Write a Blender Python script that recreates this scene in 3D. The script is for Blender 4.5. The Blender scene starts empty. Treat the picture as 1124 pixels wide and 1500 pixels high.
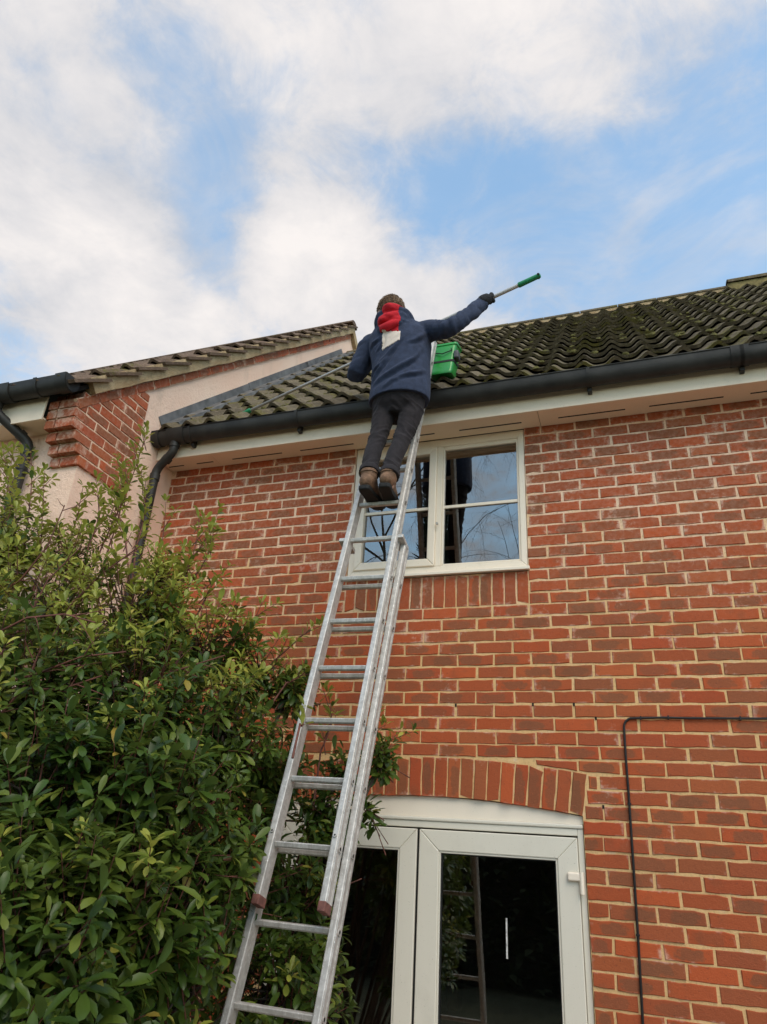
import bpy, math, random
import numpy as np
from mathutils import Vector, Matrix, noise

R = math.radians
rng = random.Random(7)
scene = bpy.context.scene
col = scene.collection

# ------------------------------------------------------------------ camera
CAM = Vector((0.4201, -4.1466, 2.0246))
RT = Vector((0.94558184, 0.32051262, 0.05609488))
UPV = Vector((0.0876499, -0.41692427, 0.90470528))
FW = Vector((-0.31335678, 0.85055618, 0.42232892))
cam_d = bpy.data.cameras.new('camera')
cam = bpy.data.objects.new('camera', cam_d)
col.objects.link(cam)
m = Matrix.Identity(4)
for i in range(3):
    m[i][0], m[i][1], m[i][2], m[i][3] = RT[i], UPV[i], -FW[i], CAM[i]
cam.matrix_world = m
cam_d.sensor_fit = 'VERTICAL'
cam_d.sensor_height = 36.0
cam_d.lens = 1018.2 / 1500 * 36
cam_d.clip_start = 0.05
cam_d.clip_end = 3000
scene.camera = cam

# ------------------------------------------------------------------ world, sun, exposure
SUN_EL, SUN_AZ = R(50), R(142)      # azimuth clockwise from +y: behind the camera, a little to the right
w = bpy.data.worlds.new('World')
scene.world = w
w.use_nodes = True
nt = w.node_tree
for n in list(nt.nodes):
    nt.nodes.remove(n)

def pix_dir(u, v):
    d = RT * ((u - 562) / 1018.2) + UPV * ((750 - v) / 1018.2) + FW
    return d.normalized()

def build_world():
    N, L = nt.nodes, nt.links
    def math_(op, a, b=None, c=None, clamp=False):
        n = N.new('ShaderNodeMath'); n.operation = op; n.use_clamp = clamp
        for i, x in enumerate((a, b, c)):
            if x is None: continue
            if isinstance(x, (int, float)): n.inputs[i].default_value = x
            else: L.new(x, n.inputs[i])
        return n.outputs[0]
    def mix(f, a, b):
        n = N.new('ShaderNodeMix'); n.data_type = 'RGBA'
        if isinstance(f, (int, float)): n.inputs['Factor'].default_value = f
        else: L.new(f, n.inputs['Factor'])
        for k, x in ((6, a), (7, b)):
            if isinstance(x, tuple): n.inputs[k].default_value = (*x, 1)
            else: L.new(x, n.inputs[k])
        return n.outputs[2]
    tc = N.new('ShaderNodeTexCoord')
    sky = N.new('ShaderNodeTexSky'); sky.sky_type = 'NISHITA'; sky.sun_disc = False
    sky.sun_elevation = SUN_EL; sky.sun_rotation = SUN_AZ
    sky.air_density = 1.0; sky.dust_density = 0.6; sky.ozone_density = 1.2
    # cloud layer: directions projected on a flat layer
    sep = N.new('ShaderNodeSeparateXYZ'); L.new(tc.outputs['Generated'], sep.inputs[0])
    zz = math_('MAXIMUM', math_('ADD', sep.outputs[2], 0.12), 0.06)
    cmb = N.new('ShaderNodeCombineXYZ')
    L.new(math_('DIVIDE', sep.outputs[0], zz), cmb.inputs[0])
    L.new(math_('DIVIDE', sep.outputs[1], zz), cmb.inputs[1])
    def nz(scale, detail, rough, off, dist=0.0):
        mp = N.new('ShaderNodeMapping'); mp.inputs['Location'].default_value = off
        L.new(cmb.outputs[0], mp.inputs[0])
        t = N.new('ShaderNodeTexNoise'); t.inputs['Scale'].default_value = scale
        t.inputs['Detail'].default_value = detail; t.inputs['Roughness'].default_value = rough
        t.inputs['Distortion'].default_value = dist
        L.new(mp.outputs[0], t.inputs['Vector'])
        return t.outputs['Fac']
    big = nz(2.6, 9, 0.60, (3.1, 1.7, 0), 0.35)
    fine = nz(9.0, 8, 0.66, (8.3, 2.2, 0), 0.4)
    veil = nz(3.6, 7, 0.6, (5.5, 9.1, 0), 0.8)
    # cloud banks and gaps: centre direction, angular radius, weight
    dens = math_('ADD', math_('MULTIPLY', math_('SUBTRACT', big, 0.5), 1.5),
                 math_('MULTIPLY', math_('SUBTRACT', fine, 0.5), 1.3))
    dens = math_('ADD', dens, -0.07)
    blobs = [((90, 180), 17, .55), ((60, 380), 10, .32), ((40, 490), 5, -.30), ((300, 440), 7, .32), ((230, 500), 9, .25), ((420, 70), 10, .38), ((640, 95), 10, .42),
             ((900, 80), 10, .44), ((460, 330), 5.5, .45), ((560, 400), 7, .42), ((690, 440), 6, .36),
             ((950, 340), 5, .34), ((640, 190), 3, .2), ((740, 330), 3, .22), ((850, 170), 4, .2), ((1010, 130), 8, .42),
             ((185, 50), 2.4, -.36), ((235, 100), 2.6, -.36), ((295, 140), 2.8, -.40), ((340, 210), 3.6, -.58), ((315, 285), 3.4, -.55), ((290, 355), 3.4, -.50), ((345, 395), 2.6, -.3),
             ((650, 265), 7, -.42), ((770, 265), 8, -.48), ((920, 265), 7, -.38), ((1070, 270), 8, -.45), ((1115, 130), 3.5, -.40),
             ((620, 330), 4.5, -.42), ((840, 380), 6, -.30), ((1100, 380), 6, -.35), ((520, 240), 3, -.25)]
    nw = N.new('ShaderNodeTexNoise'); nw.inputs['Scale'].default_value = 6.5; nw.inputs['Detail'].default_value = 5
    nw.inputs['Roughness'].default_value = .6
    L.new(tc.outputs['Generated'], nw.inputs['Vector'])
    vm = N.new('ShaderNodeVectorMath'); vm.operation = 'MULTIPLY_ADD'
    L.new(nw.outputs['Color'], vm.inputs[0]); vm.inputs[1].default_value = (.13, .13, .13)
    sub = N.new('ShaderNodeVectorMath'); sub.operation = 'SUBTRACT'
    L.new(tc.outputs['Generated'], sub.inputs[0]); sub.inputs[1].default_value = (.065, .065, .065)
    L.new(sub.outputs[0], vm.inputs[2])
    for (u, v), rad, wt in blobs:
        d = pix_dir(u, v)
        dn = N.new('ShaderNodeVectorMath'); dn.operation = 'DISTANCE'
        L.new(vm.outputs[0], dn.inputs[0]); dn.inputs[1].default_value = d
        r = R(rad)
        q = math_('DIVIDE', dn.outputs['Value'], r)
        g = math_('EXPONENT', math_('MULTIPLY', math_('MULTIPLY', q, q), -1.0))
        dens = math_('MULTIPLY_ADD', g, wt * .85, dens)
    mr = N.new('ShaderNodeMapRange'); mr.interpolation_type = 'SMOOTHSTEP'
    L.new(dens, mr.inputs[0]); mr.inputs[1].default_value = -0.36; mr.inputs[2].default_value = 0.50
    vl = N.new('ShaderNodeMapRange'); vl.interpolation_type = 'SMOOTHSTEP'
    L.new(veil, vl.inputs[0]); vl.inputs[1].default_value = .36; vl.inputs[2].default_value = .72
    thin = math_('MULTIPLY_ADD', vl.outputs[0], .50, .14)
    cov = math_('SUBTRACT', 1.0, math_('MULTIPLY', math_('SUBTRACT', 1.0, mr.outputs[0]), math_('SUBTRACT', 1.0, thin)))
    mr2 = N.new('ShaderNodeMapRange'); L.new(dens, mr2.inputs[0]); mr2.inputs[1].default_value = 0.0; mr2.inputs[2].default_value = 0.95
    sh = nz(3.4, 6, 0.58, (1.2, 6.1, 0), .3)
    shade = math_('ADD', math_('MULTIPLY', mr2.outputs[0], 0.62), math_('MULTIPLY', math_('SUBTRACT', sh, 0.38), 2.0), clamp=True)
    ccol = mix(shade, CLOUD_DARK, CLOUD_LIGHT)
    skyc = mix(1.0, (0, 0, 0), sky.outputs[0])
    gain = N.new('ShaderNodeVectorMath'); gain.operation = 'MULTIPLY'
    L.new(skyc, gain.inputs[0]); gain.inputs[1].default_value = SKY_GAIN
    out = mix(cov, gain.outputs[0], ccol)
    bg = N.new('ShaderNodeBackground'); bg.inputs['Strength'].default_value = 0.15
    L.new(out, bg.inputs['Color'])
    o = N.new('ShaderNodeOutputWorld'); L.new(bg.outputs[0], o.inputs[0])

CLOUD_LIGHT = (4.55, 4.32, 4.2)
CLOUD_DARK = (2.75, 2.85, 3.1)
SKY_GAIN = (1.5, 1.76, 1.6)
build_world()
w.cycles.sampling_method = 'MANUAL'
w.cycles.sample_map_resolution = 512

sd = bpy.data.lights.new('sun', 'SUN')
sd.energy = 1.5
sd.angle = R(40)
sd.color = (1.0, 0.87, 0.73)
sun = bpy.data.objects.new('sun', sd)
col.objects.link(sun)
sdir = Vector((math.sin(SUN_AZ) * math.cos(SUN_EL), math.cos(SUN_AZ) * math.cos(SUN_EL), math.sin(SUN_EL)))
sun.rotation_euler = sdir.to_track_quat('Z', 'Y').to_euler()
sun.location = (3, -10, 12)

vs = scene.view_settings
vs.view_transform = 'Standard'
vs.look = 'None'
vs.exposure = 0.5
vs.gamma = 1.0
vs.use_curve_mapping = False
scene.render.engine = 'CYCLES'
scene.cycles.use_denoising = True
scene.cycles.max_bounces = 8
scene.cycles.transparent_max_bounces = 12
scene.cycles.caustics_reflective = False
scene.cycles.caustics_refractive = False

# ------------------------------------------------------------------ helpers
def tag(o, label=None, cat=None, group=None, kind=None):
    if label: o['label'] = label
    if cat: o['category'] = cat
    if group: o['group'] = group
    if kind: o['kind'] = kind
    return o

def adopt(o, parent):
    """parent an object whose coordinates are world coordinates"""
    if parent is not None:
        o.parent = parent
        loc = Vector((0, 0, 0)); p = parent
        o.matrix_parent_inverse = Matrix.Translation(-Vector(parent['_w'])) if '_w' in parent else Matrix.Identity(4)
    return o

ORIG = {}
def empty(name, loc):
    o = bpy.data.objects.new(name, None)
    o.empty_display_size = .1
    o.location = loc
    col.objects.link(o)
    ORIG[o] = Vector(loc)
    return o

def link(o, parent=None):
    col.objects.link(o)
    if parent is not None:
        o.parent = parent
        o.matrix_parent_inverse = Matrix.Translation(-ORIG.get(parent, Vector((0, 0, 0))))
    return o

class MB:
    def __init__(s):
        s.v = []; s.f = []
    def add(s, vs_, fs):
        b = len(s.v)
        s.v += [tuple(p) for p in vs_]
        s.f += [tuple(b + i for i in f) for f in fs]
        return s
    def box(s, x0, x1, y0, y1, z0, z1):
        return s.add([(x0, y0, z0), (x1, y0, z0), (x1, y1, z0), (x0, y1, z0), (x0, y0, z1), (x1, y0, z1), (x1, y1, z1), (x0, y1, z1)],
                     [(0, 3, 2, 1), (4, 5, 6, 7), (0, 1, 5, 4), (1, 2, 6, 5), (2, 3, 7, 6), (3, 0, 4, 7)])
    def obox(s, c, ax, ay, az, hx, hy, hz):
        c = Vector(c); P = []
        for dz in (-1, 1):
            for dx, dy in ((-1, -1), (1, -1), (1, 1), (-1, 1)):
                P.append(c + ax * (dx * hx) + ay * (dy * hy) + az * (dz * hz))
        return s.add(P, [(0, 3, 2, 1), (4, 5, 6, 7), (0, 1, 5, 4), (1, 2, 6, 5), (2, 3, 7, 6), (3, 0, 4, 7)])
    def prism(s, prof, axis_pts):
        """prof: list of offsets function(point)->verts; sweep closed profile between stations"""
        n = len(prof); b = len(s.v)
        for A in axis_pts:
            s.v += [tuple(A + p) for p in prof]
        for k in range(len(axis_pts) - 1):
            for i in range(n):
                j = (i + 1) % n
                s.f.append((b + k * n + i, b + k * n + j, b + (k + 1) * n + j, b + (k + 1) * n + i))
        s.f.append(tuple(b + i for i in reversed(range(n))))
        e = b + (len(axis_pts) - 1) * n
        s.f.append(tuple(e + i for i in range(n)))
        return s
    def tube(s, pts, rad, seg=8, cap=True):
        pts = [Vector(p) for p in pts]
        rs = rad if isinstance(rad, (list, tuple)) else [rad] * len(pts)
        b = len(s.v); up = None
        for k, p in enumerate(pts):
            t = (pts[min(k + 1, len(pts) - 1)] - pts[max(k - 1, 0)]).normalized()
            if up is None:
                up = Vector((0, 0, 1)) if abs(t.z) < .9 else Vector((1, 0, 0))
            a = t.cross(up).normalized(); c = a.cross(t).normalized(); up = c
            for i in range(seg):
                g = 2 * math.pi * i / seg
                s.v.append(tuple(p + (a * math.cos(g) + c * math.sin(g)) * rs[k]))
        for k in range(len(pts) - 1):
            for i in range(seg):
                j = (i + 1) % seg
                s.f.append((b + k * seg + i, b + k * seg + j, b + (k + 1) * seg + j, b + (k + 1) * seg + i))
        if cap:
            s.f.append(tuple(b + i for i in reversed(range(seg))))
            e = b + (len(pts) - 1) * seg
            s.f.append(tuple(e + i for i in range(seg)))
        return s
    def loft(s, rings):
        """rings: (centre, ax, ay, rx, ry[, power]) -> closed lofted surface"""
        seg = 24; b = len(s.v)
        for rg in rings:
            c, ax, ay, rx, ry = rg[:5]; pw = rg[5] if len(rg) > 5 else 1.0
            c = Vector(c)
            for i in range(seg):
                g = 2 * math.pi * i / seg
                cx, sy = math.cos(g), math.sin(g)
                cx = math.copysign(abs(cx) ** pw, cx); sy = math.copysign(abs(sy) ** pw, sy)
                s.v.append(tuple(c + ax * (cx * rx) + ay * (sy * ry)))
        for k in range(len(rings) - 1):
            for i in range(seg):
                j = (i + 1) % seg
                s.f.append((b + k * seg + i, b + k * seg + j, b + (k + 1) * seg + j, b + (k + 1) * seg + i))
        s.f.append(tuple(b + i for i in reversed(range(seg))))
        e = b + (len(rings) - 1) * seg
        s.f.append(tuple(e + i for i in range(seg)))
        return s
    def limb(s, pts, rads, flat=1.0):
        """round tapered limb through points with smooth interpolation, domed ends"""
        P = [Vector(p) for p in pts]; out = []; n = len(P)
        for k in range(n - 1):
            p0, p1, p2, p3 = P[max(k - 1, 0)], P[k], P[k + 1], P[min(k + 2, n - 1)]
            for q in range(6):
                t = q / 6
                a = .5 * ((2 * p1) + (p2 - p0) * t + (2 * p0 - 5 * p1 + 4 * p2 - p3) * t * t + (-p0 + 3 * p1 - 3 * p2 + p3) * t ** 3)
                out.append((a, rads[k] * (1 - t) + rads[k + 1] * t))
        out.append((P[-1], rads[-1]))
        d0 = (out[0][0] - out[1][0]).normalized(); d1 = (out[-1][0] - out[-2][0]).normalized()
        pre = [(out[0][0] + d0 * out[0][1] * math.sin(a), out[0][1] * math.cos(a)) for a in (1.35, .9, .45)]
        post = [(out[-1][0] + d1 * out[-1][1] * math.sin(a), out[-1][1] * math.cos(a)) for a in (.45, .9, 1.35)]
        al = pre + out + post
        return s.tube([a for a, _ in al], [b for _, b in al], 16)
    def ball(s, c, rx, ry, rz, rot=None, seg=20, rings=12):
        c = Vector(c); b = len(s.v); rot = rot or Matrix.Identity(3)
        for k in range(rings + 1):
            th = math.pi * (k + .02) / (rings + .04)
            for i in range(seg):
                g = 2 * math.pi * i / seg
                s.v.append(tuple(c + rot @ Vector((rx * math.sin(th) * math.cos(g), ry * math.sin(th) * math.sin(g), rz * math.cos(th)))))
        for k in range(rings):
            for i in range(seg):
                j = (i + 1) % seg
                s.f.append((b + k * seg + i, b + (k + 1) * seg + i, b + (k + 1) * seg + j, b + k * seg + j))
        s.f.append(tuple(b + i for i in range(seg)))
        s.f.append(tuple(b + rings * seg + i for i in reversed(range(seg))))
        return s
    def mesh(s, name, mat, smooth=False):
        me = bpy.data.meshes.new(name)
        me.from_pydata(s.v, [], s.f)
        if mat: me.materials.append(mat)
        if smooth:
            me.polygons.foreach_set('use_smooth', [True] * len(me.polygons))
        me.update()
        return me
    def build(s, name, mat, parent=None, smooth=False, bevel=0, seg=2):
        o = bpy.data.objects.new(name, s.mesh(name, mat, smooth))
        link(o, parent)
        if bevel:
            b = o.modifiers.new('bevel', 'BEVEL'); b.width = bevel; b.segments = seg; b.limit_method = 'ANGLE'; b.angle_limit = R(40)
            b.harden_normals = False
        return o

def smooth_angle(o, deg=40):
    me = o.data
    me.polygons.foreach_set('use_smooth', [True] * len(me.polygons))
    try:
        me.set_sharp_from_angle(angle=R(deg))
    except Exception:
        pass
    return o

# ------------------------------------------------------------------ materials
class NB:
    """small node builder for one material"""
    def __init__(s, name):
        s.m = bpy.data.materials.new(name); s.m.use_nodes = True
        s.N, s.L = s.m.node_tree.nodes, s.m.node_tree.links
        s.b = s.N['Principled BSDF']
        s.tc = s.N.new('ShaderNodeTexCoord')
        g = s.N.new('ShaderNodeNewGeometry'); s.pos = g.outputs['Position']; s.geo = g
    def set(s, k, v):
        if isinstance(v, (int, float)): s.b.inputs[k].default_value = v
        elif isinstance(v, tuple): s.b.inputs[k].default_value = (*v, 1) if len(v) == 3 else v
        else: s.L.new(v, s.b.inputs[k])
        return s
    def noise(s, scale, detail=4, rough=.55, vec=None, stretch=None, dist=0):
        t = s.N.new('ShaderNodeTexNoise')
        t.inputs['Scale'].default_value = scale; t.inputs['Detail'].default_value = detail
        t.inputs['Roughness'].default_value = rough; t.inputs['Distortion'].default_value = dist
        v = vec or s.pos
        if stretch:
            mp = s.N.new('ShaderNodeMapping'); mp.inputs['Scale'].default_value = stretch
            s.L.new(v, mp.inputs[0]); v = mp.outputs[0]
        s.L.new(v, t.inputs['Vector'])
        return t.outputs['Fac']
    def ramp(s, f, stops, interp='LINEAR'):
        r = s.N.new('ShaderNodeValToRGB'); r.color_ramp.interpolation = interp
        e = r.color_ramp.elements
        while len(e) < len(stops): e.new(.5)
        for el, (p, c) in zip(e, stops):
            el.position = p; el.color = (*c, 1) if isinstance(c, tuple) else (c, c, c, 1)
        s.L.new(f, r.inputs[0]); return r.outputs[0]
    def math(s, op, a, b=None, c=None, clamp=False):
        n = s.N.new('ShaderNodeMath'); n.operation = op; n.use_clamp = clamp
        for i, x in enumerate((a, b, c)):
            if x is None: continue
            if isinstance(x, (int, float)): n.inputs[i].default_value = x
            else: s.L.new(x, n.inputs[i])
        return n.outputs[0]
    def mix(s, f, a, b, mode='MIX'):
        n = s.N.new('ShaderNodeMix'); n.data_type = 'RGBA'; n.blend_type = mode
        if isinstance(f, (int, float)): n.inputs['Factor'].default_value = f
        else: s.L.new(f, n.inputs['Factor'])
        for k, x in ((6, a), (7, b)):
            if isinstance(x, tuple): n.inputs[k].default_value = (*x, 1)
            else: s.L.new(x, n.inputs[k])
        return n.outputs[2]
    def step(s, f, lo, hi):
        n = s.N.new('ShaderNodeMapRange'); n.interpolation_type = 'SMOOTHSTEP'
        s.L.new(f, n.inputs[0]); n.inputs[1].default_value = lo; n.inputs[2].default_value = hi
        return n.outputs[0]
    def bump(s, h, strength=.3, dist=.01):
        n = s.N.new('ShaderNodeBump'); n.inputs['Strength'].default_value = strength; n.inputs['Distance'].default_value = dist
        s.L.new(h, n.inputs['Height']); s.L.new(n.outputs[0], s.b.inputs['Normal']); return s
    def sepz(s, v=None):
        n = s.N.new('ShaderNodeSeparateXYZ'); s.L.new(v or s.pos, n.inputs[0]); return n.outputs

def simple(name, c, rough=.6, var=.15, scale=12, bump=0, bscale=80, metal=0, spec=.4, dist=.005):
    b = NB(name)
    f = b.noise(scale, 5)
    lo = tuple(x * (1 - var) for x in c); hi = tuple(min(1, x * (1 + var)) for x in c)
    b.set('Base Color', b.ramp(f, [(.3, lo), (.7, hi)])).set('Roughness', rough).set('Metallic', metal).set('Specular IOR Level', spec)
    if bump: b.bump(b.noise(bscale, 4), bump, dist)
    return b.m

def brick_mat(name, joined):
    b = NB(name)
    if joined:
        a = b.N.new('ShaderNodeAttribute'); a.attribute_name = 'seed'; seed = a.outputs['Fac']
    else:
        a = b.N.new('ShaderNodeObjectInfo'); seed = a.outputs['Random']
    uv = b.N.new('ShaderNodeUVMap'); uv.uv_map = 'UVMap'
    base = b.ramp(seed, [(0, (.35, .075, .026)), (.14, (.45, .092, .029)), (.28, (.34, .082, .031)), (.42, (.42, .082, .026)),
                         (.56, (.31, .088, .036)), (.70, (.39, .073, .026)), (.82, (.27, .084, .037)), (.92, (.35, .094, .034)), (1, (.44, .106, .036))])
    s2 = b.math('FRACT', b.math('MULTIPLY', seed, 17.31))
    s3 = b.math('FRACT', b.math('MULTIPLY', seed, 53.77))
    # brown kiln-mark in the middle of the face
    sp = b.sepz(uv.outputs[0])
    wob = b.noise(26, 4)
    du = b.math('MULTIPLY', b.math('SUBTRACT', sp[0], b.math('MULTIPLY_ADD', s3, .36, .32)), 2.4)
    dv = b.math('MULTIPLY', b.math('SUBTRACT', sp[1], .46), 2.1)
    d2 = b.math('ADD', b.math('POWER', b.math('ABSOLUTE', du), 3.0), b.math('POWER', b.math('ABSOLUTE', dv), 3.0))
    d2 = b.math('ADD', d2, b.math('MULTIPLY', b.math('SUBTRACT', wob, .5), 2.2))
    kiss = b.math('MULTIPLY', b.math('SUBTRACT', 1.0, b.step(d2, .30, .75)), b.step(s2, .40, .75))
    cB = b.mix(b.math('MULTIPLY', kiss, .68), base, (.190, .080, .040))
    # whole-face browning
    bf = b.step(b.noise(9, 5, .6), .50, .72)
    cB = b.mix(b.math('MULTIPLY', bf, .38), cB, (.21, .074, .034))
    sp2 = b.noise(140, 3, .6)
    cB = b.mix(b.math('MULTIPLY', b.step(sp2, .56, .75), .35), cB, (.50, .15, .07))
    cB = b.mix(b.math('MULTIPLY', b.step(b.noise(95, 3, .6), .60, .72), .5), cB, (.12, .045, .03))
    # salt bloom: patches, stronger towards arrises and higher up the wall
    z = b.sepz()[2]
    edge = b.math('MAXIMUM', b.step(b.math('ABSOLUTE', b.math('SUBTRACT', sp[0], .5)), .36, .5), b.step(b.math('ABSOLUTE', b.math('SUBTRACT', sp[1], .5)), .30, .5))
    ef = b.noise(5.5, 6, .65)
    ef2 = b.noise(38, 5, .65)
    bl = b.math('MULTIPLY', b.step(b.math('MULTIPLY_ADD', ef2, .5, b.math('MULTIPLY_ADD', edge, .16, b.math('MULTIPLY_ADD', b.step(z, 2.2, 4.2), .07, ef))), .90, 1.14), .60)
    hi = b.math('MULTIPLY', b.step(z, 2.8, 4.4), .15)
    cB = b.mix(b.math('ADD', bl, b.math('MULTIPLY', hi, b.step(ef2, .35, .7))), cB, (.66, .47, .36))
    b.set('Base Color', cB).set('Roughness', .85).set('Specular IOR Level', .25)
    h = b.math('ADD', b.noise(170, 4, .6), b.math('MULTIPLY', b.noise(45, 3), .8))
    b.bump(h, .55, .004)
    return b.m

M = {}
M['brick'] = brick_mat('brick', False)
M['brick_joined'] = brick_mat('brick_field', True)

def mortar_mat():
    b = NB('mortar')
    z = b.sepz()[2]
    n1 = b.noise(3.0, 5); n2 = b.noise(60, 4)
    f = b.step(b.math('MULTIPLY_ADD', b.math('SUBTRACT', n1, .5), 2.4, z), 3.0, 4.3)
    c = b.mix(f, (.70, .45, .21), (.80, .57, .41))
    c = b.mix(b.math('MULTIPLY', b.step(n2, .45, .8), .8), c, (.44, .29, .14))
    c = b.mix(b.math('MULTIPLY', b.step(b.noise(14, 5), .55, .75), .4), c, (.80, .68, .52))
    b.set('Base Color', c).set('Roughness', .95).set('Specular IOR Level', .15)
    b.bump(b.noise(120, 5, .65), .6, .006)
    return b.m
M['mortar'] = mortar_mat()

def render_mat():
    b = NB('render')
    c = b.mix(b.step(b.noise(1.3, 5), .35, .7), (.87, .60, .46), (.90, .67, .53))
    c = b.mix(b.math('MULTIPLY', b.step(b.noise(5, 6, .65, stretch=(1, 1, .35)), .52, .8), .4), c, (.47, .34, .25))
    b.set('Base Color', c).set('Roughness', .92).set('Specular IOR Level', .2)
    h = b.math('ADD', b.noise(34, 5, .6, dist=.6), b.math('MULTIPLY', b.noise(130, 4), .4))
    b.bump(h, .5, .016)
    return b.m
M['render'] = render_mat()

def tile_mat(name, joined, base1, base2, moss_amt):
    b = NB(name)
    if joined:
        a = b.N.new('ShaderNodeNewGeometry'); seed = a.outputs['Random Per Island']
    else:
        a = b.N.new('ShaderNodeObjectInfo'); seed = a.outputs['Random']
    c = b.mix(seed, base1, base2)
    c = b.mix(b.math('MULTIPLY', b.step(b.noise(30, 5, .65), .45, .75), .6), c, tuple(x * 1.9 for x in base2))
    c = b.mix(b.math('MULTIPLY', b.step(b.noise(70, 4, .6), .55, .7), .6), c, tuple(x * .45 for x in base1))
    mo = b.math('MULTIPLY', b.step(b.math('MULTIPLY_ADD', b.noise(45, 5, .65), .55, b.noise(4.5, 5, .6)), .78 - moss_amt, 1.0 - moss_amt), .9)
    mc = b.mix(b.noise(18, 3), (.060, .058, .014), (.170, .140, .035))
    c = b.mix(mo, c, mc)
    li = b.step(b.noise(85, 3, .5), .66, .72)
    c = b.mix(b.math('MULTIPLY', li, .55), c, (.33, .31, .22))
    b.set('Base Color', c).set('Roughness', .93).set('Specular IOR Level', .2)
    b.bump(b.math('ADD', b.noise(110, 4, .65), mo), .7, .008)
    return b.m
M['tile'] = tile_mat('roof_tile', False, (.080, .062, .040), (.150, .120, .078), .03)
M['tile_joined'] = tile_mat('roof_tile_field', True, (.080, .062, .040), (.150, .120, .078), .03)
M['ntile'] = tile_mat('brown_tile', False, (.10, .066, .046), (.15, .10, .07), -.05)
M['ntile_joined'] = tile_mat('brown_tile_field', True, (.10, .066, .046), (.15, .10, .07), -.05)

def verge_mat():
    b = NB('verge_mortar')
    c = b.mix(b.step(b.noise(7, 6, .65), .35, .65), (.37, .25, .13), (.48, .36, .21))
    c = b.mix(b.math('MULTIPLY', b.step(b.noise(16, 5, .65, stretch=(1, 1, .5)), .55, .75), .6), c, (.20, .15, .07))
    c = b.mix(b.math('MULTIPLY', b.step(b.noise(50, 4), .6, .75), .6), c, (.09, .075, .04))
    b.set('Base Color', c).set('Roughness', .95)
    b.bump(b.noise(60, 5, .65), .9, .012)
    return b.m
M['verge'] = verge_mat()

def paint_mat(name, c, dirt=.25, rough=.45):
    b = NB(name)
    cc = b.mix(b.math('MULTIPLY', b.step(b.noise(6, 6, .65, stretch=(1, 1, .6)), .48, .8), dirt), c, tuple(x * .6 for x in c))
    cc = b.mix(b.math('MULTIPLY', b.step(b.noise(160, 2), .70, .74), .5), cc, (.12, .10, .07))
    b.set('Base Color', cc).set('Roughness', rough).set('Specular IOR Level', .35)
    b.bump(b.noise(30, 3), .05, .004)
    return b.m
M['fascia'] = paint_mat('fascia_paint', (.84, .70, .54), .3, .5)
M['soffit'] = paint_mat('soffit_board', (.86, .70, .52), .2, .55)
M['upvc'] = paint_mat('cream_frame', (.83, .73, .60), .22, .35)
M['upvc_door'] = paint_mat('grey_white_frame', (.69, .645, .545), .22, .35)
M['black_plastic'] = simple('black_plastic', (.028, .026, .023), .5, .4, 8, .2, 60, spec=.3)
M['rubber'] = simple('rubber', (.012, .012, .012), .8)
M['lead'] = simple('lead', (.125, .125, .125), .7, .4, 9, .4, 20, spec=.3)
M['cable'] = simple('cable', (.012, .010, .010), .5)
M['dark'] = simple('dark_gap', (.012, .010, .008), .9)

def alu_mat():
    b = NB('aluminium')
    f = b.noise(30, 6, .65); g = b.noise(14, 4, .6, stretch=(6, 1, .25))
    c = b.mix(b.step(f, .35, .7), (.42, .40, .37), (.60, .575, .54))
    c = b.mix(b.math('MULTIPLY', b.step(g, .5, .75), .5), c, (.30, .26, .22))
    c = b.mix(b.math('MULTIPLY', b.step(b.noise(120, 3, .6), .62, .70), .8), c, (.70, .68, .65))
    b.set('Base Color', c).set('Metallic', .35).set('Roughness', .50)
    b.bump(b.noise(120, 4), .12, .003)
    return b.m
M['alu'] = alu_mat()
M['red_cap'] = simple('red_cap', (.17, .070, .055), .75, .4, 40)

def glass_mat(name, ior, tint):
    mt = bpy.data.materials.new(name); mt.use_nodes = True
    N, L = mt.node_tree.nodes, mt.node_tree.links
    N.remove(N['Principled BSDF'])
    fr = N.new('ShaderNodeFresnel'); fr.inputs['IOR'].default_value = ior
    t = N.new('ShaderNodeBsdfTransparent'); t.inputs[0].default_value = (*tint, 1)
    g = N.new('ShaderNodeBsdfGlossy'); g.inputs['Roughness'].default_value = .004; g.inputs['Color'].default_value = (.97, .95, .91, 1)
    no = N.new('ShaderNodeTexNoise'); no.inputs['Scale'].default_value = 2.2; no.inputs['Detail'].default_value = 1
    geo = N.new('ShaderNodeNewGeometry'); L.new(geo.outputs['Position'], no.inputs['Vector'])
    bp = N.new('ShaderNodeBump'); bp.inputs['Strength'].default_value = .05; bp.inputs['Distance'].default_value = .02
    L.new(no.outputs['Fac'], bp.inputs['Height']); L.new(bp.outputs[0], g.inputs['Normal'])
    mx = N.new('ShaderNodeMixShader'); L.new(fr.outputs[0], mx.inputs[0]); L.new(t.outputs[0], mx.inputs[1]); L.new(g.outputs[0], mx.inputs[2])
    L.new(mx.outputs[0], N['Material Output'].inputs[0])
    return mt
M['glass'] = glass_mat('window_glass', 3.2, (.75, .78, .76))
M['door_glass'] = glass_mat('door_glass', 2.5, (.7, .72, .7))
M['room'] = simple('dark_room', (.34, .29, .23), .9)
M['curtain'] = simple('net_curtain', (.30, .29, .28), .9)
M['wood'] = simple('brown_wood', (.22, .10, .035), .5, .3, 10)

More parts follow.
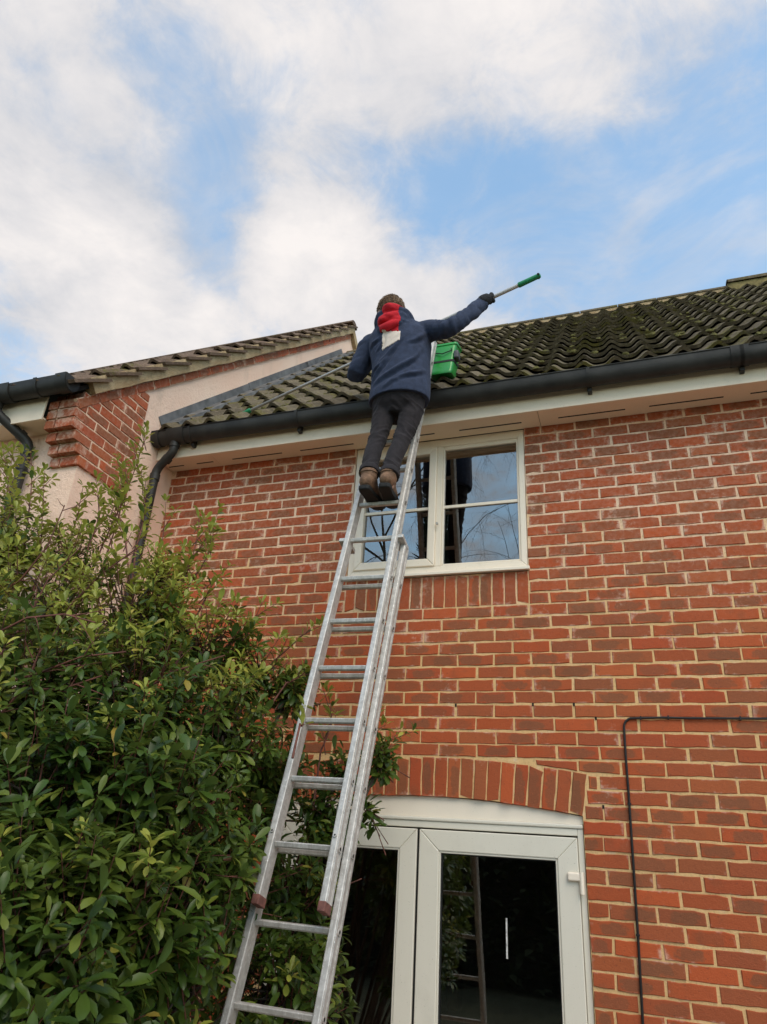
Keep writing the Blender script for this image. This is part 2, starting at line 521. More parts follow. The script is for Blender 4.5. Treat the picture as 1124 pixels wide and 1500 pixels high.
def leaf_mat(name, joined, c1, c2, c3):
    b = NB(name)
    if joined:
        seed = b.geo.outputs['Random Per Island']
    else:
        a = b.N.new('ShaderNodeObjectInfo'); seed = a.outputs['Random']
    c = b.ramp(seed, [(0, c1), (.35, c2), (.78, c2), (.93, c3), (.972, c3), (1, (.30, .20, .035))])
    c = b.mix(b.math('MULTIPLY', b.step(b.noise(2.2, 3), .4, .7), .45), c, c3)
    c = b.mix(b.math('MULTIPLY', b.step(b.noise(220, 3), .5, .8), .25), c, tuple(x * 1.7 for x in c2))
    c = b.mix(b.math('MULTIPLY', b.geo.outputs['Backfacing'], .55), c, tuple(min(1, x * 1.8 + .03) for x in c2))
    b.set('Base Color', c).set('Roughness', .36).set('Specular IOR Level', .28)
    tr = b.N.new('ShaderNodeBsdfTranslucent'); b.L.new(b.mix(.5, c, tuple(min(1, x * 2.2) for x in c3)), tr.inputs[0])
    mx = b.N.new('ShaderNodeMixShader'); mx.inputs[0].default_value = .18
    b.L.new(b.b.outputs[0], mx.inputs[1]); b.L.new(tr.outputs[0], mx.inputs[2])
    b.L.new(mx.outputs[0], b.N['Material Output'].inputs[0])
    return b.m
LEAFC = ((.015, .036, .006), (.042, .080, .012), (.125, .155, .022))
M['leaf'] = leaf_mat('leaf', False, *LEAFC)
M['leaf_joined'] = leaf_mat('leaf_mass', True, *LEAFC)
M['young_leaf'] = leaf_mat('young_leaf', True, (.11, .15, .022), (.21, .24, .036), (.36, .33, .06))
M['stem'] = simple('red_stem', (.13, .045, .030), .7, .4, 30)
M['bark'] = simple('bark', (.075, .055, .040), .9, .4, 20, .6, 60)

# ------------------------------------------------------------------ ground and garden behind the camera
gb = MB().box(-60, 60, -60, 40, -.3, 0)
ground = gb.build('ground', simple('lawn', (.048, .050, .026), .95, .4, 3, .6, 40))
tag(ground, 'grass lawn of the back garden', kind='structure')
pv = MB().box(-6, 6, -3.8, -.001, -.1, .03).build('patio', simple('paving', (.42, .36, .29), .9, .2, 4, .3, 40))
tag(pv, 'pale paved patio along the back of the house', kind='structure')

# ------------------------------------------------------------------ the brick house
house = empty('brick_house', (0, .1, 0))
tag(house, 'red brick house with mossy pantile roof, black gutter and cream window', 'house')
X0 = -2.964          # face of the neighbour's gable
XR = 3.4             # the wall goes on past the frame
ZS = 4.622           # soffit
WIN = (-1.347, -.118, 3.592)
XC, RIN, ZAP = -.77, 5.86, 2.248
ROUT = RIN + .212
DOOR = (-1.663, .123)
def arc(x, r): return ZAP - RIN + math.sqrt(max(r * r - (x - XC) ** 2, 0))

# mortar face with openings
wall = MB()
TH = .10
def panel(x0, x1, z0, z1):
    wall.box(x0, x1, 0, TH, z0, z1)
panel(X0 - .1, WIN[0], 3.36, ZS + .1)
panel(WIN[1], XR, 3.36, ZS + .1)
panel(WIN[0], WIN[1], 3.36, WIN[2] - .012)
panel(X0 - .1, XR, 2.47, 3.36)
panel(X0 - .1, DOOR[0], 0, 2.47)
panel(DOOR[1], XR, 0, 2.47)
NA = 22
for i in range(NA):
    xa = DOOR[0] + (DOOR[1] - DOOR[0]) * i / NA; xb = DOOR[0] + (DOOR[1] - DOOR[0]) * (i + 1) / NA
    za, zb = arc(xa, RIN) + .004, arc(xb, RIN) + .004
    wall.add([(xa, 0, za), (xb, 0, zb), (xb, TH, zb), (xa, TH, za), (xa, 0, 2.47), (xb, 0, 2.47), (xb, TH, 2.47), (xa, TH, 2.47)],
             [(0, 3, 2, 1), (4, 5, 6, 7), (0, 1, 5, 4), (1, 2, 6, 5), (2, 3, 7, 6), (3, 0, 4, 7)])
wall_o = wall.build('wall', M['mortar'], house)

def brick_geo(poly, seed):
    """front outline poly (4 corners bl br tr tl, in x,z about its centre) -> verts, faces, uvs"""
    r = random.Random(seed)
    (ax, az), (bx, bz), (cx, cz), (dx, dz) = poly
    out = []
    def edge(p, q, n):
        for k in range(n):
            t = k / n
            out.append((p[0] + (q[0] - p[0]) * t, p[1] + (q[1] - p[1]) * t))
    ln = max(abs(bx - ax), .01); ht = max(abs(dz - az), .01)
    nl, nh = (4, 1) if ln > ht else (1, 4)
    if abs(ln) < .14 and ln > ht: nl = 2
    edge(poly[0], poly[1], nl); edge(poly[1], poly[2], nh); edge(poly[2], poly[3], nl); edge(poly[3], poly[0], nh)
    n = len(out)
    mx = sum(p[0] for p in out) / n; mz = sum(p[1] for p in out) / n
    j = lambda a: (r.random() - .5) * 2 * a
    ring = [(p[0] + j(.0024), p[1] + j(.0022)) for p in out]
    if r.random() < .45:                      # a chipped arris
        k = r.randrange(n); ring[k] = (ring[k][0] + (mx - ring[k][0]) * r.uniform(.02, .06), ring[k][1] + (mz - ring[k][1]) * r.uniform(.08, .25))
    V = []; UV = []
    proud = .0045 + j(.0016); tx = j(.0014); tz = j(.0014)
    x0, x1 = min(p[0] for p in out), max(p[0] for p in out); z0, z1 = min(p[1] for p in out), max(p[1] for p in out)
    def uv(p): return ((p[0] - x0) / max(x1 - x0, .01), (p[1] - z0) / max(z1 - z0, .01))
    for p in ring: V.append((p[0], .018, p[1])); UV.append(uv(p))
    for p in ring: V.append((p[0], -.0008, p[1])); UV.append(uv(p))
    for p in ring:
        lx, lz = p[0] - mx, p[1] - mz
        q = (mx + lx - math.copysign(min(.0035 + j(.001), abs(lx)), lx), mz + lz - math.copysign(min(.0032 + j(.001), abs(lz)), lz))
        V.append((q[0], -proud + tx * lx / .1 + tz * lz / .03, q[1])); UV.append(uv(q))
    F = []
    for i in range(n):
        k = (i + 1) % n
        F.append((i, k, n + k, n + i)); F.append((n + i, n + k, 2 * n + k, 2 * n + i))
    F.append(tuple(2 * n + i for i in range(n)))
    return V, F, UV

def brick_mesh(name, poly, seed):
    V, F, UV = brick_geo(poly, seed)
    me = bpy.data.meshes.new(name)
    me.from_pydata(V, [], F)
    ul = me.uv_layers.new(name='UVMap')
    for lp in me.loops: ul.data[lp.index].uv = UV[lp.vertex_index]
    me.materials.append(M['brick'])
    me.update()
    return me

class Field:
    """many bricks joined into one stuff part, with a seed for each"""
    def __init__(s): s.v = []; s.f = []; s.uv = []; s.seed = []
    def add(s, geo, tf, seed):
        V, F, UV = geo; b = len(s.v)
        s.v += [tuple(tf(p)) for p in V]; s.f += [tuple(b + i for i in f) for f in F]; s.uv += UV; s.seed += [seed] * len(V)
    def build(s, name, parent):
        me = bpy.data.meshes.new(name); me.from_pydata(s.v, [], s.f)
        ul = me.uv_layers.new(name='UVMap')
        idx = np.empty(len(me.loops), dtype=np.int32); me.loops.foreach_get('vertex_index', idx)
        ul.data.foreach_set('uv', np.array(s.uv, dtype=np.float32)[idx].ravel())
        at = me.attributes.new('seed', 'FLOAT', 'POINT'); at.data.foreach_set('value', np.array(s.seed, dtype=np.float32))
        me.materials.append(M['brick_joined']); me.update()
        o = bpy.data.objects.new(name, me); link(o, parent)
        return tag(o, kind='stuff')

def to_pix(p):
    q = Vector(p) - CAM
    z = q.dot(FW)
    if z < .05: return None
    return 562 + 1018.2 * q.dot(RT) / z, 750 - 1018.2 * q.dot(UPV) / z, z

G2 = .0060   # half a joint
bricks = []   # (poly world 4 corners x,z)
c = 0
while True:
    zc = 4.6 - .075 * c
    if zc < .05: break
    za, zb = zc - .0375 + G2, zc + .0375 - G2
    sh = 0 if c % 2 == 0 else .1125
    k = -14
    jit = rng.uniform(-.009, .009)
    cz = rng.uniform(-.0018, .0018)
    while True:
        xa = k * .225 + sh + jit; xb = xa + .225; k += 1
        if xa > XR: break
        xa += rng.uniform(-.003, .003) + G2; xb += rng.uniform(-.003, .003) - G2
        xa = max(xa, X0 + .004); xb = min(xb, XR)
        segs = [(xa, xb)]
        def cut(segs, a, b):
            o = []
            for p, q in segs:
                if q <= a or p >= b: o.append((p, q))
                else:
                    if p < a: o.append((p, a - .002))
                    if q > b: o.append((b + .002, q))
            return o
        if zc > 3.36: segs = cut(segs, WIN[0], WIN[1])
        if zb < 2.19: segs = cut(segs, DOOR[0], DOOR[1])
        elif zc < 2.39:
            e = (zc - 2.18) * .16 + .012
            segs = cut(segs, DOOR[0] - e, DOOR[1] + e)
        for p, q in segs:
            if q - p < .025: continue
            bl, br = za, za
            if zc > 2.385 and za < 2.50 and q > DOOR[0] - .05 and p < DOOR[1] + .05:
                bl = max(za, arc(p, ROUT) + .011); br = max(za, arc(q, ROUT) + .011)
                if min(zb - bl, zb - br) < .012: continue
            jz = cz + rng.uniform(-.0016, .0016)
            bricks.append([(p, bl + jz), (q, br + jz), (q, zb + jz), (p, zb + jz)])
    c += 1

# soldier course under the window, arch ring over the door
soldiers = []
ns = 16; st = (WIN[1] - WIN[0]) / ns
for i in range(ns):
    a = WIN[0] + st * i + .005; b_ = a + st - .010
    soldiers.append([(a, 3.368), (b_, 3.368), (b_, 3.577), (a, 3.577)])
archb = []
half = math.asin((DOOR[1] - XC + .003) / RIN)
na = 24
for i in range(na):
    t0 = -half + 2 * half * i / na; t1 = -half + 2 * half * (i + 1) / na
    g = .0048 / RIN
    P = []
    for t, r in ((t0 + g, RIN), (t1 - g, RIN), (t1 - g * .8, ROUT), (t0 + g * .8, ROUT)):
        P.append((XC + r * math.sin(t), ZAP - RIN + r * math.cos(t)))
    archb.append(P)

def visible_size(poly):
    cx = sum(p[0] for p in poly) / 4; cz = sum(p[1] for p in poly) / 4
    q = to_pix((cx, 0, cz))
    if q is None: return -1
    u, v, d = q
    if not (-10 < u < 1134 and 560 < v < 1510): return -1
    # behind the shrub, the ladder or the man
    lad = 560 - (v - 600) * .245
    if v > 900 and u < lad + 70: return -1
    if v > 760 and u < 330: return -1
    if v < 900 and u < 250: return -1
    area = abs((poly[1][0] - poly[0][0]) * (poly[2][1] - poly[1][1]))
    return area / d / d

STD = [brick_mesh('brick', [(-.1073, -.0323), (.1073, -.0323), (.1073, .0323), (-.1073, .0323)], 100 + i) for i in range(14)]
order = sorted(range(len(bricks)), key=lambda i: -visible_size(bricks[i]))
top = set(i for i in order[:300] if visible_size(bricks[i]) > 0)
field = Field()
for i, poly in enumerate(bricks):
    cx = sum(p[0] for p in poly) / 4; cz = sum(p[1] for p in poly) / 4
    loc = [(p[0] - cx, p[1] - cz) for p in poly]
    if i in top:
        wdt = poly[1][0] - poly[0][0]
        full = abs(wdt - .2146) < .012 and abs(loc[0][1] - loc[1][1]) < 1e-5 and abs((loc[2][1] - loc[1][1]) - .0646) < .002
        me = rng.choice(STD) if full else brick_mesh('brick', loc, i)
        o = bpy.data.objects.new('brick', me)
        o.location = (cx, 0, cz)
        if full: o.scale = (wdt / .2146, 1, 1)
        link(o, wall_o)
    else:
        field.add(brick_geo(loc, i), lambda p: (p[0] + cx, p[1], p[2] + cz), rng.random())
field.build('brick_field', wall_o)
for nm, lst in (('soldier_brick', soldiers), ('arch_brick', archb)):
    for i, poly in enumerate(lst):
        cx = sum(p[0] for p in poly) / 4; cz = sum(p[1] for p in poly) / 4
        o = bpy.data.objects.new(nm, brick_mesh(nm, [(p[0] - cx, p[1] - cz) for p in poly], 900 + i))
        o.location = (cx, -.001, cz)
        link(o, wall_o)
# small weep vents in the perpends
for (x, z) in ((-.118, 2.761), (.111, 2.761), (.225, 2.686), (-.125, 2.55), (-.572, 2.757), (-.57, 2.55), (.231, 2.231), (.327, 2.57)):
    MB().box(x - .005, x + .005, -.0035, .005, z - .009, z + .009).build('weep_vent', M['dark'], wall_o)

# dark rooms behind the glass
def room(name, x0, x1, z0, z1, d):
    mb = MB(); y0 = .105
    mb.box(x0, x1, d, d + .05, z0, z1); mb.box(x0 - .05, x0, y0, d + .05, z0, z1); mb.box(x1, x1 + .05, y0, d + .05, z0, z1)
    mb.box(x0 - .05, x1 + .05, y0, d + .05, z0 - .05, z0); mb.box(x0 - .05, x1 + .05, y0, d + .05, z1, z1 + .05)
    return mb.build(name, M['room'], house)
room('room', -2.6, 1.2, 2.75, 4.95, 3.0)
room('room', -2.6, 1.2, .03, 2.55, 3.2)

# ---------------------------------------------------------------- window
win = MB()
FY0, FY1 = -.004, .07
wx0, wx1, wz0, wz1 = WIN[0] + .004, WIN[1] - .003, 3.612, ZS - .002
def frame_ring(x0, x1, z0, z1, wl, wr, wb, wt, y0, y1):
    mb = MB()
    O = [(x0, z0), (x1, z0), (x1, z1), (x0, z1)]; I = [(x0 + wl, z0 + wb), (x1 - wr, z0 + wb), (x1 - wr, z1 - wt), (x0 + wl, z1 - wt)]
    for i in range(4):                       # four mitred lengths
        k = (i + 1) % 4; P = [O[i], O[k], I[k], I[i]]
        mb.add([(p[0], y0, p[1]) for p in P] + [(p[0], y1, p[1]) for p in P],
               [(0, 1, 2, 3), (7, 6, 5, 4), (0, 4, 5, 1), (1, 5, 6, 2), (2, 6, 7, 3), (3, 7, 4, 0)])
    return mb
window = frame_ring(wx0, wx1, wz0, wz1, .040, .040, .042, .060, .004, .075).build('window', M['upvc'], house, bevel=.004)
MB().box(-.730, -.690, .005, .073, wz0 + .042, wz1 - .060).build('mullion', M['upvc'], window, bevel=.003)
frame_ring(wx0 + .040, -.730, wz0 + .042, wz1 - .060, .052, .052, .055, .055, -.008, .06).build('sash', M['upvc'], window, bevel=.006)
frame_ring(-.690, wx1 - .040, wz0 + .042, wz1 - .060, .016, .014, .016, .03, .012, .055).build('glazing_bead', M['upvc'], window, bevel=.004)
gl = (wx0 + .092, -.782, wz0 + .097, wz1 - .115); gr = (-.674, wx1 - .054, wz0 + .058, wz1 - .09)
for g in (gl, gr):
    MB().box(g[0] - .006, g[1] + .006, .030, .036, g[2] - .006, g[3] + .006).build('pane', M['glass'], window)
    MB().box(g[0] - .004, g[1] + .004, .018, .0295, 4.076, 4.098).build('glazing_bar', M['upvc'], window, bevel=.003)
MB().add([(WIN[0] - .002, .08, 3.592), (WIN[1] + .012, .08, 3.592), (WIN[1] + .012, -.040, 3.580), (WIN[0] - .002, -.040, 3.580),
          (WIN[0] - .002, .08, 3.611), (WIN[1] + .012, .08, 3.611), (WIN[1] + .012, -.040, 3.602), (WIN[0] - .002, -.040, 3.602)],
         [(0, 1, 2, 3), (4, 7, 6, 5), (0, 4, 5, 1), (1, 5, 6, 2), (2, 6, 7, 3), (3, 7, 4, 0)]).build('sill', M['upvc'], window, bevel=.004)
MB().tube([(-.712, -.012, 3.95), (-.712, -.03, 3.95)], .008).build('handle_bolt', M['alu'], window)

# ---------------------------------------------------------------- french doors
HD = 2.118
mb = MB(); y0, y1 = .012, .085
mb.box(DOOR[0] + .004, DOOR[0] + .034, y0, y1, .03, HD); mb.box(DOOR[1] - .034, DOOR[1] - .003, y0, y1, .03, HD)
mb.box(DOOR[0] + .034, DOOR[1] - .034, y0, y1, HD - .035, HD)
door = mb.build('french_door', M['upvc_door'], house, bevel=.004)
# arched infill above the frame
mb = MB(); n = 24
for i in range(n):
    xa = DOOR[0] + .003 + (DOOR[1] - DOOR[0] - .006) * i / n; xb = DOOR[0] + .003 + (DOOR[1] - DOOR[0] - .006) * (i + 1) / n
    za, zb = arc(xa, RIN) - .001, arc(xb, RIN) - .001
    mb.add([(xa, .018, HD + .022), (xb, .018, HD + .022), (xb, .085, HD + .022), (xa, .085, HD + .022), (xa, .018, za), (xb, .018, zb), (xb, .085, zb), (xa, .085, za)],
           [(0, 3, 2, 1), (4, 5, 6, 7), (0, 1, 5, 4), (2, 3, 7, 6)])
mb.build('head_panel', M['upvc'], door)
MB().box(DOOR[0] + .004, DOOR[1] - .003, .004, .080, HD + .001, HD + .021).build('head_trim', M['upvc_door'], door, bevel=.006)
def leaf(x0, x1, wl, wr):
    lf = frame_ring(x0, x1, .06, 2.075, wl, wr, .12, .105, -.002, .07).build('door_leaf', M['upvc_door'], door, bevel=.005)
    frame_ring(x0 + wl, x1 - wr, .18, 1.970, .010, .010, .010, .010, .003, .05).build('glazing_bead', M['upvc_door'], lf, bevel=.003)
    frame_ring(x0 + wl + .0101, x1 - wr - .0101, .1901, 1.9599, .006, .006, .006, .006, .016, .05).build('gasket', M['rubber'], lf)
    MB().box(x0 + wl + .004, x1 - wr - .004, .028, .034, .184, 1.966).build('pane', M['door_glass'], lf)
    return lf
l1 = leaf(DOOR[0] + .038, -.787, .105, .100)
l2 = leaf(-.773, .087, .114, .106)
MB().box(-.7865, -.7735, .012, .06, .06, 2.075).build('meeting_strip', M['rubber'], door)
h = MB().box(.030, .098, -.022, -.001, 1.872, 1.912).build('hinge', M['upvc'], l2, bevel=.008, seg=3)
MB().tube([(.100, -.016, 1.915), (.100, -.016, 1.815)], .011, 12).build('hinge_barrel', M['upvc'], h, smooth=False)
MB().box(-.299, -.291, .024, .0272, 1.495, 1.675).build('pale_strip', simple('white_strip', (.55, .54, .52), .5, .5, 60), l2)  # thin pale strip just in front of the door pane
# things dimly seen inside
MB().box(-.66, -.60, .25, .35, 1.2, 1.93).build('inner_door_post', M['wood'], house, bevel=.005)

# ---------------------------------------------------------------- soffit, fascia
SF = -.222
XL = X0 + .002
joints = [XL, -2.495, .0, XR]
for a, b_ in zip(joints[:-1], joints[1:]):
    MB().box(a + .0018, b_ - .0018, SF + .012, -.0005 if False else .0, ZS, ZS + .012).build('soffit_board', M['soffit'], house)
MB().box(XL, XR, SF + .02, -.001, ZS + .013, ZS + .03).build('soffit_backing', M['dark'], house)
fa = MB().box(XL, XR, SF, SF + .0115, ZS - .012, ZS + .215).build('fascia', M['fascia'], house, bevel=.002)
for (a, b_) in ((.124, .548), (.694, 1.129), (1.28, 1.71), (1.86, 2.29), (2.44, 2.87), (-.552, -.12), (-1.16, -.73), (-1.775, -1.344), (-2.358, -1.928), (-2.68, -2.53), (-2.94, -2.80)):
    MB().box(a, b_, -.089, -.077, ZS - .0012, ZS + .006).build('soffit_vent', M['dark'], house)
MB().box(.34, .344, SF - .0015, SF, ZS - .012, ZS + .215).build('fascia_joint', M['fascia'], house)

# ---------------------------------------------------------------- gutter
GY, GZ, GR, GD = -.2855, 4.800, .0605, .098
def gutter_profile(r, d, t=.0035):
    P = []
    n = 14
    for i in range(n + 1):
        g = math.pi * i / n
        P.append((-r * math.cos(g), -d * (math.sin(g) ** .75)))
    Q = []
    for i in range(n + 1):
        g = math.pi * (n - i) / n
        Q.append((-(r - t) * math.cos(g), -(d - t) * (math.sin(g) ** .75)))
    return P + Q
def gutter_piece(name, x0, x1, gy, gz, r, d, parent, t=.0035):
    prof = [Vector((0, a, b)) for a, b in gutter_profile(r, d, t)]
    mb = MB().prism(prof, [Vector((x0, gy, gz)), Vector((x1, gy, gz))])
    return smooth_angle(mb.build(name, M['black_plastic'], parent), 35)
gut = gutter_piece('gutter', X0 + .006, XR, GY, GZ, GR, GD, house)
# front bead
MB().tube([(X0 + .006, GY - GR, GZ), (XR, GY - GR, GZ)], .006, 8).build('gutter_bead', M['black_plastic'], gut, smooth=True)
def clip(x, wd, gut_, gy, gz, r, d, nm):
    o = gutter_piece(nm, x - wd / 2, x + wd / 2, gy, gz + .002, r + .006, d + .006, gut_, .0055)
    return o
for x in (-1.71, .342, 1.226, 2.2, -2.62):
    o = clip(x, .022, gut, GY, GZ, GR, GD, 'gutter_bracket')
    MB().box(x - .014, x + .014, GY + .02, SF - .0005, GZ - .125, GZ - .02).build('bracket_arm', M['black_plastic'], gut, bevel=.004)
clip(1.215, .10, gut, GY, GZ, GR, GD, 'gutter_union')
clip(-2.745, .15, gut, GY, GZ, GR + .004, GD + .003, 'running_outlet')
clip(-2.925, .06, gut, GY, GZ, GR + .004, GD + .004, 'gutter_stop')
prof = [Vector((0, a, b)) for a, b in gutter_profile(GR + .004, GD + .004)[:15]]
MB().prism(prof, [Vector((X0 + .003, GY, GZ)), Vector((X0 + .009, GY, GZ))]).build('stop_end', M['black_plastic'], gut)

def pipe(name, parent, pts, r=.034, sleeves=()):
    # rounded polyline
    P = [Vector(p) for p in pts]; Q = [P[0]]
    for a, b_, c_ in zip(P[:-2], P[1:-1], P[2:]):
        k = min(.055, (b_ - a).length * .45, (c_ - b_).length * .45)
        s0 = b_ + (a - b_).normalized() * k; s1 = b_ + (c_ - b_).normalized() * k
        for i in range(7):
            t = i / 6
            Q.append(s0 * (1 - t) ** 2 + b_ * 2 * t * (1 - t) + s1 * t * t)
    Q.append(P[-1])
    o = smooth_angle(MB().tube(Q, r, 20).build(name, M['black_plastic'], parent), 50)
    for (a, b_) in sleeves:
        smooth_angle(MB().tube([a, b_], r + .006, 20).build('pipe_socket', M['black_plastic'], o), 50)
    return o
def sl(a, d, l):
    a = Vector(a); d = Vector(d).normalized(); return (a, a + d * l)
dpd = Vector((-2.905, -.245, 4.515)) - Vector((-2.765, GY, 4.625))
dp = pipe('downpipe', house, [(-2.765, GY, GZ - .08), (-2.765, GY, 4.625), (-2.905, -.265, 4.500), (-2.905, -.255, 0.1)], .033,
          [sl((-2.765, GY, 4.668), (0, 0, 1), .045), sl(Vector((-2.765, GY, 4.625)) + dpd * .33, dpd, .035), sl((-2.905, -.265, 4.405), (0, 0, 1), .05)])
MB().box(-2.960, -2.93, -.275, -.235, 4.30, 4.33).build('pipe_clip', M['black_plastic'], dp)

# ---------------------------------------------------------------- main roof
SL = .972
PA = math.atan(SL)
EY, EZ = -.322, 4.776                      # lower edge of the tile plane
RY, RZ = 3.08, 4.776 + SL * 3.402           # ridge
LEN = math.hypot(RY - EY, RZ - EZ)
NROW = 15
GAUGE = LEN / (NROW - .15)
UPS = Vector((0, math.cos(PA), math.sin(PA))); NRM = Vector((0, -math.sin(PA), math.cos(PA))); XA = Vector((1, 0, 0))
TW = .1965
def tile_h(u):
    return .022 * math.cos(2 * math.pi * u) + .006 * math.cos(4 * math.pi * u)
def tile_geo(r, ln=.375, th=.024):
    n = 11; V = []; F = []
    wv = [r.uniform(-.0015, .0015) for _ in range(n + 1)]
    for (s, lift) in ((0, .053), (ln * .5, .030), (ln, .005)):
        for t in (0, -th):
            for i in range(n + 1):
                u = -.5 + 1.10 * i / n
                V.append((u * TW, s + (wv[i] if s == 0 else 0), tile_h(u) + lift + t + (wv[i] * .6 if t == 0 else 0)))
    m_ = n + 1
    for i in range(n):
        for k in (0, 1):
            F.append((k * 2 * m_ + i, k * 2 * m_ + i + 1, (k + 1) * 2 * m_ + i + 1, (k + 1) * 2 * m_ + i))
        F.append((m_ + i, m_ + i + 1, i + 1, i))
    F.append((0, 2 * m_, 3 * m_, m_)); F.append((n, m_ + n, 3 * m_ + n, 2 * m_ + n))
    F.append((2 * m_, 4 * m_, 5 * m_, 3 * m_)); F.append((2 * m_ + n, 3 * m_ + n, 5 * m_ + n, 4 * m_ + n))
    return V, F
def tile_meshes(mat, n=6):
    out = []
    for i in range(n):
        V, F = tile_geo(random.Random(300 + i))
        me = bpy.data.meshes.new('roof_tile'); me.from_pydata(V, [], F); me.materials.append(mat)
        me.polygons.foreach_set('use_smooth', [True] * len(me.polygons)); me.set_sharp_from_angle(angle=R(50)); me.update()
        out.append(me)
    return out
def basis(ax, ay, az, o):
    q = Matrix.Identity(4)
    for i in range(3): q[i][0], q[i][1], q[i][2], q[i][3] = ax[i], ay[i], az[i], o[i]
    return q
roof = MB()
P0, P1 = Vector((XL, EY + .03, EZ - .03)), Vector((XL, RY, RZ - .06))
roof.prism([Vector((0, 0, 0)), Vector((0, RY - EY - .03, RZ - EZ - .03)), Vector((0, 2 * (RY - EY - .03), 0))], [Vector((XL, EY + .03, EZ - .035)), Vector((4.2, EY + .03, EZ - .035))])
roof_o = roof.build('roof', M['dark'], house)
TM = tile_meshes(M['tile'])
def lay_roof(roof_o, x_lo, ncol, e0, meshes, joined_mat, limit, name_stuff, rows=NROW, gauge=GAUGE, rr=random.Random(5), up=UPS, nr=NRM):
    spots = []
    for r in range(rows):
        for k in range(ncol):
            o = e0 + XA * (x_lo + TW * (k + .5)) + up * (gauge * r + rr.uniform(-.004, .004)) + nr * rr.uniform(-.002, .003)
            spots.append((o, rr.uniform(-.010, .010), rr.uniform(-.008, .008)))
    def size(s):
        q = to_pix(s[0] + up * .15)
        if q is None or not (-20 < q[0] < 1150): return -1
        return 1 / q[2]
    od = sorted(range(len(spots)), key=lambda i: -size(spots[i]))
    tp = set(od[:limit]); V = []; F = []
    for i, (o, a, b_) in enumerate(spots):
        mat = basis(XA, up, nr, o) @ Matrix.Rotation(a, 4, 'Z') @ Matrix.Rotation(b_, 4, 'Y')
        if i in tp and size(spots[i]) > 0:
            ob = bpy.data.objects.new('roof_tile', rr.choice(meshes)); ob.matrix_world = mat; link(ob, roof_o)
        else:
            v, f = tile_geo(rr); b0 = len(V)
            V += [tuple(mat @ Vector(p)) for p in v]; F += [tuple(b0 + j for j in q) for q in f]
    if V:
        me = bpy.data.meshes.new(name_stuff); me.from_pydata(V, [], F); me.materials.append(joined_mat)
        me.polygons.foreach_set('use_smooth', [True] * len(me.polygons)); me.set_sharp_from_angle(angle=R(50)); me.update()
        ob = bpy.data.objects.new(name_stuff, me); link(ob, roof_o); tag(ob, kind='stuff')
lay_roof(roof_o, XL + .035, 36, Vector((0, EY, EZ)), TM, M['tile_joined'], 300, 'roof_tile_field')
# ridge tiles on a mortar bed; a higher run starts at the right
x = XL + .05; k = 0
while x < 4.15:
    hi = x > 1.90
    ln = min(.45, (1.92 - x) if (x < 1.92 and x + .45 > 1.92) else .45)
    rr_, dz = (.125, .040) if hi else (.085, -.005)
    prof = []
    for i in range(13):
        g = math.pi * i / 12; prof.append(Vector((0, rr_ * math.cos(g), rr_ * .8 * math.sin(g))))
    for i in range(13):
        g = math.pi * (12 - i) / 12; prof.append(Vector((0, (rr_ - .014) * math.cos(g), (rr_ * .8 - .014) * math.sin(g))))
    z = RZ + .012 + dz + rng.uniform(-.004, .004)
    smooth_angle(MB().prism(prof, [Vector((x + .004, RY, z)), Vector((x + ln - .004, RY, z))]).build('ridge_tile', M['tile'], roof_o), 50)
    x += ln
MB().box(XL + .05, 1.90, RY - .075, RY + .075, RZ - .16, RZ + .006).build('ridge_bedding', M['verge'], roof_o)
MB().box(1.915, 4.15, RY - .105, RY + .105, RZ - .16, RZ + .045).build('ridge_bedding', simple('mossy_mortar', (.19, .15, .06), .95, .5, 14, .8, 60), roof_o)

# moss tufts in the troughs
def moss(roof_o, n=380):
    r = random.Random(11); V = []; F = []
    for q in range(n):
        k = r.randrange(36); row = 1 + r.randrange(NROW - 1)
        if r.random() < .3: k = r.randrange(20, 30)
        xx = XL + .035 + TW * (k + .5 + .5) + r.uniform(-.03, .03)
        o = Vector((0, EY, EZ)) + XA * xx + UPS * (GAUGE * row + r.uniform(.0, .06)) + NRM * (.018 + .015)
        sx, sy, sz = r.uniform(.012, .034), r.uniform(.014, .045), r.uniform(.008, .020)
        b0 = len(V); seg, rg = 7, 4
        for a in range(rg + 1):
            th = math.pi * .5 * a / rg
            for i in range(seg):
                g = 2 * math.pi * i / seg; jj = r.uniform(.75, 1.2)
                V.append(tuple(o + XA * (sx * math.cos(th) * math.cos(g) * jj) + UPS * (sy * math.cos(th) * math.sin(g) * jj) + NRM * (sz * math.sin(th) * jj)))
        for a in range(rg):
            for i in range(seg):
                j = (i + 1) % seg; F.append((b0 + a * seg + i, b0 + a * seg + j, b0 + (a + 1) * seg + j, b0 + (a + 1) * seg + i))
    me = bpy.data.meshes.new('moss'); me.from_pydata(V, [], F); me.materials.append(simple('moss', (.095, .085, .020), .95, .5, 60, .8, 200)); me.update()
    ob = bpy.data.objects.new('moss', me); link(ob, roof_o); tag(ob, kind='stuff')
moss(roof_o)

# lead flashing where the roof meets the neighbour's gable
for (a, b_) in ((-.22, .98), (.94, 2.10), (2.06, 3.02)):
    pa = Vector((X0, a, EZ + SL * (a - EY))); pb = Vector((X0, b_, EZ + SL * (b_ - EY)))
    off = .003 if a > 0 else 0.0
    V = []
    for p in (pa, pb):
        for (dx, dn) in ((.004 + off, .125), (.010 + off, .060), (.06, .066), (.17, .062), (.175, .035), (.004, .035), (.002, .125)):
            V.append(p + XA * dx + NRM * (dn + off * 1.5))
    F = [(i, i + 1, 7 + i + 1, 7 + i) for i in range(6)] + [(6, 0, 7, 13), tuple(range(6, -1, -1)), tuple(range(7, 14))]
    MB().add(V, F).build('lead_flashing', M['lead'], house)

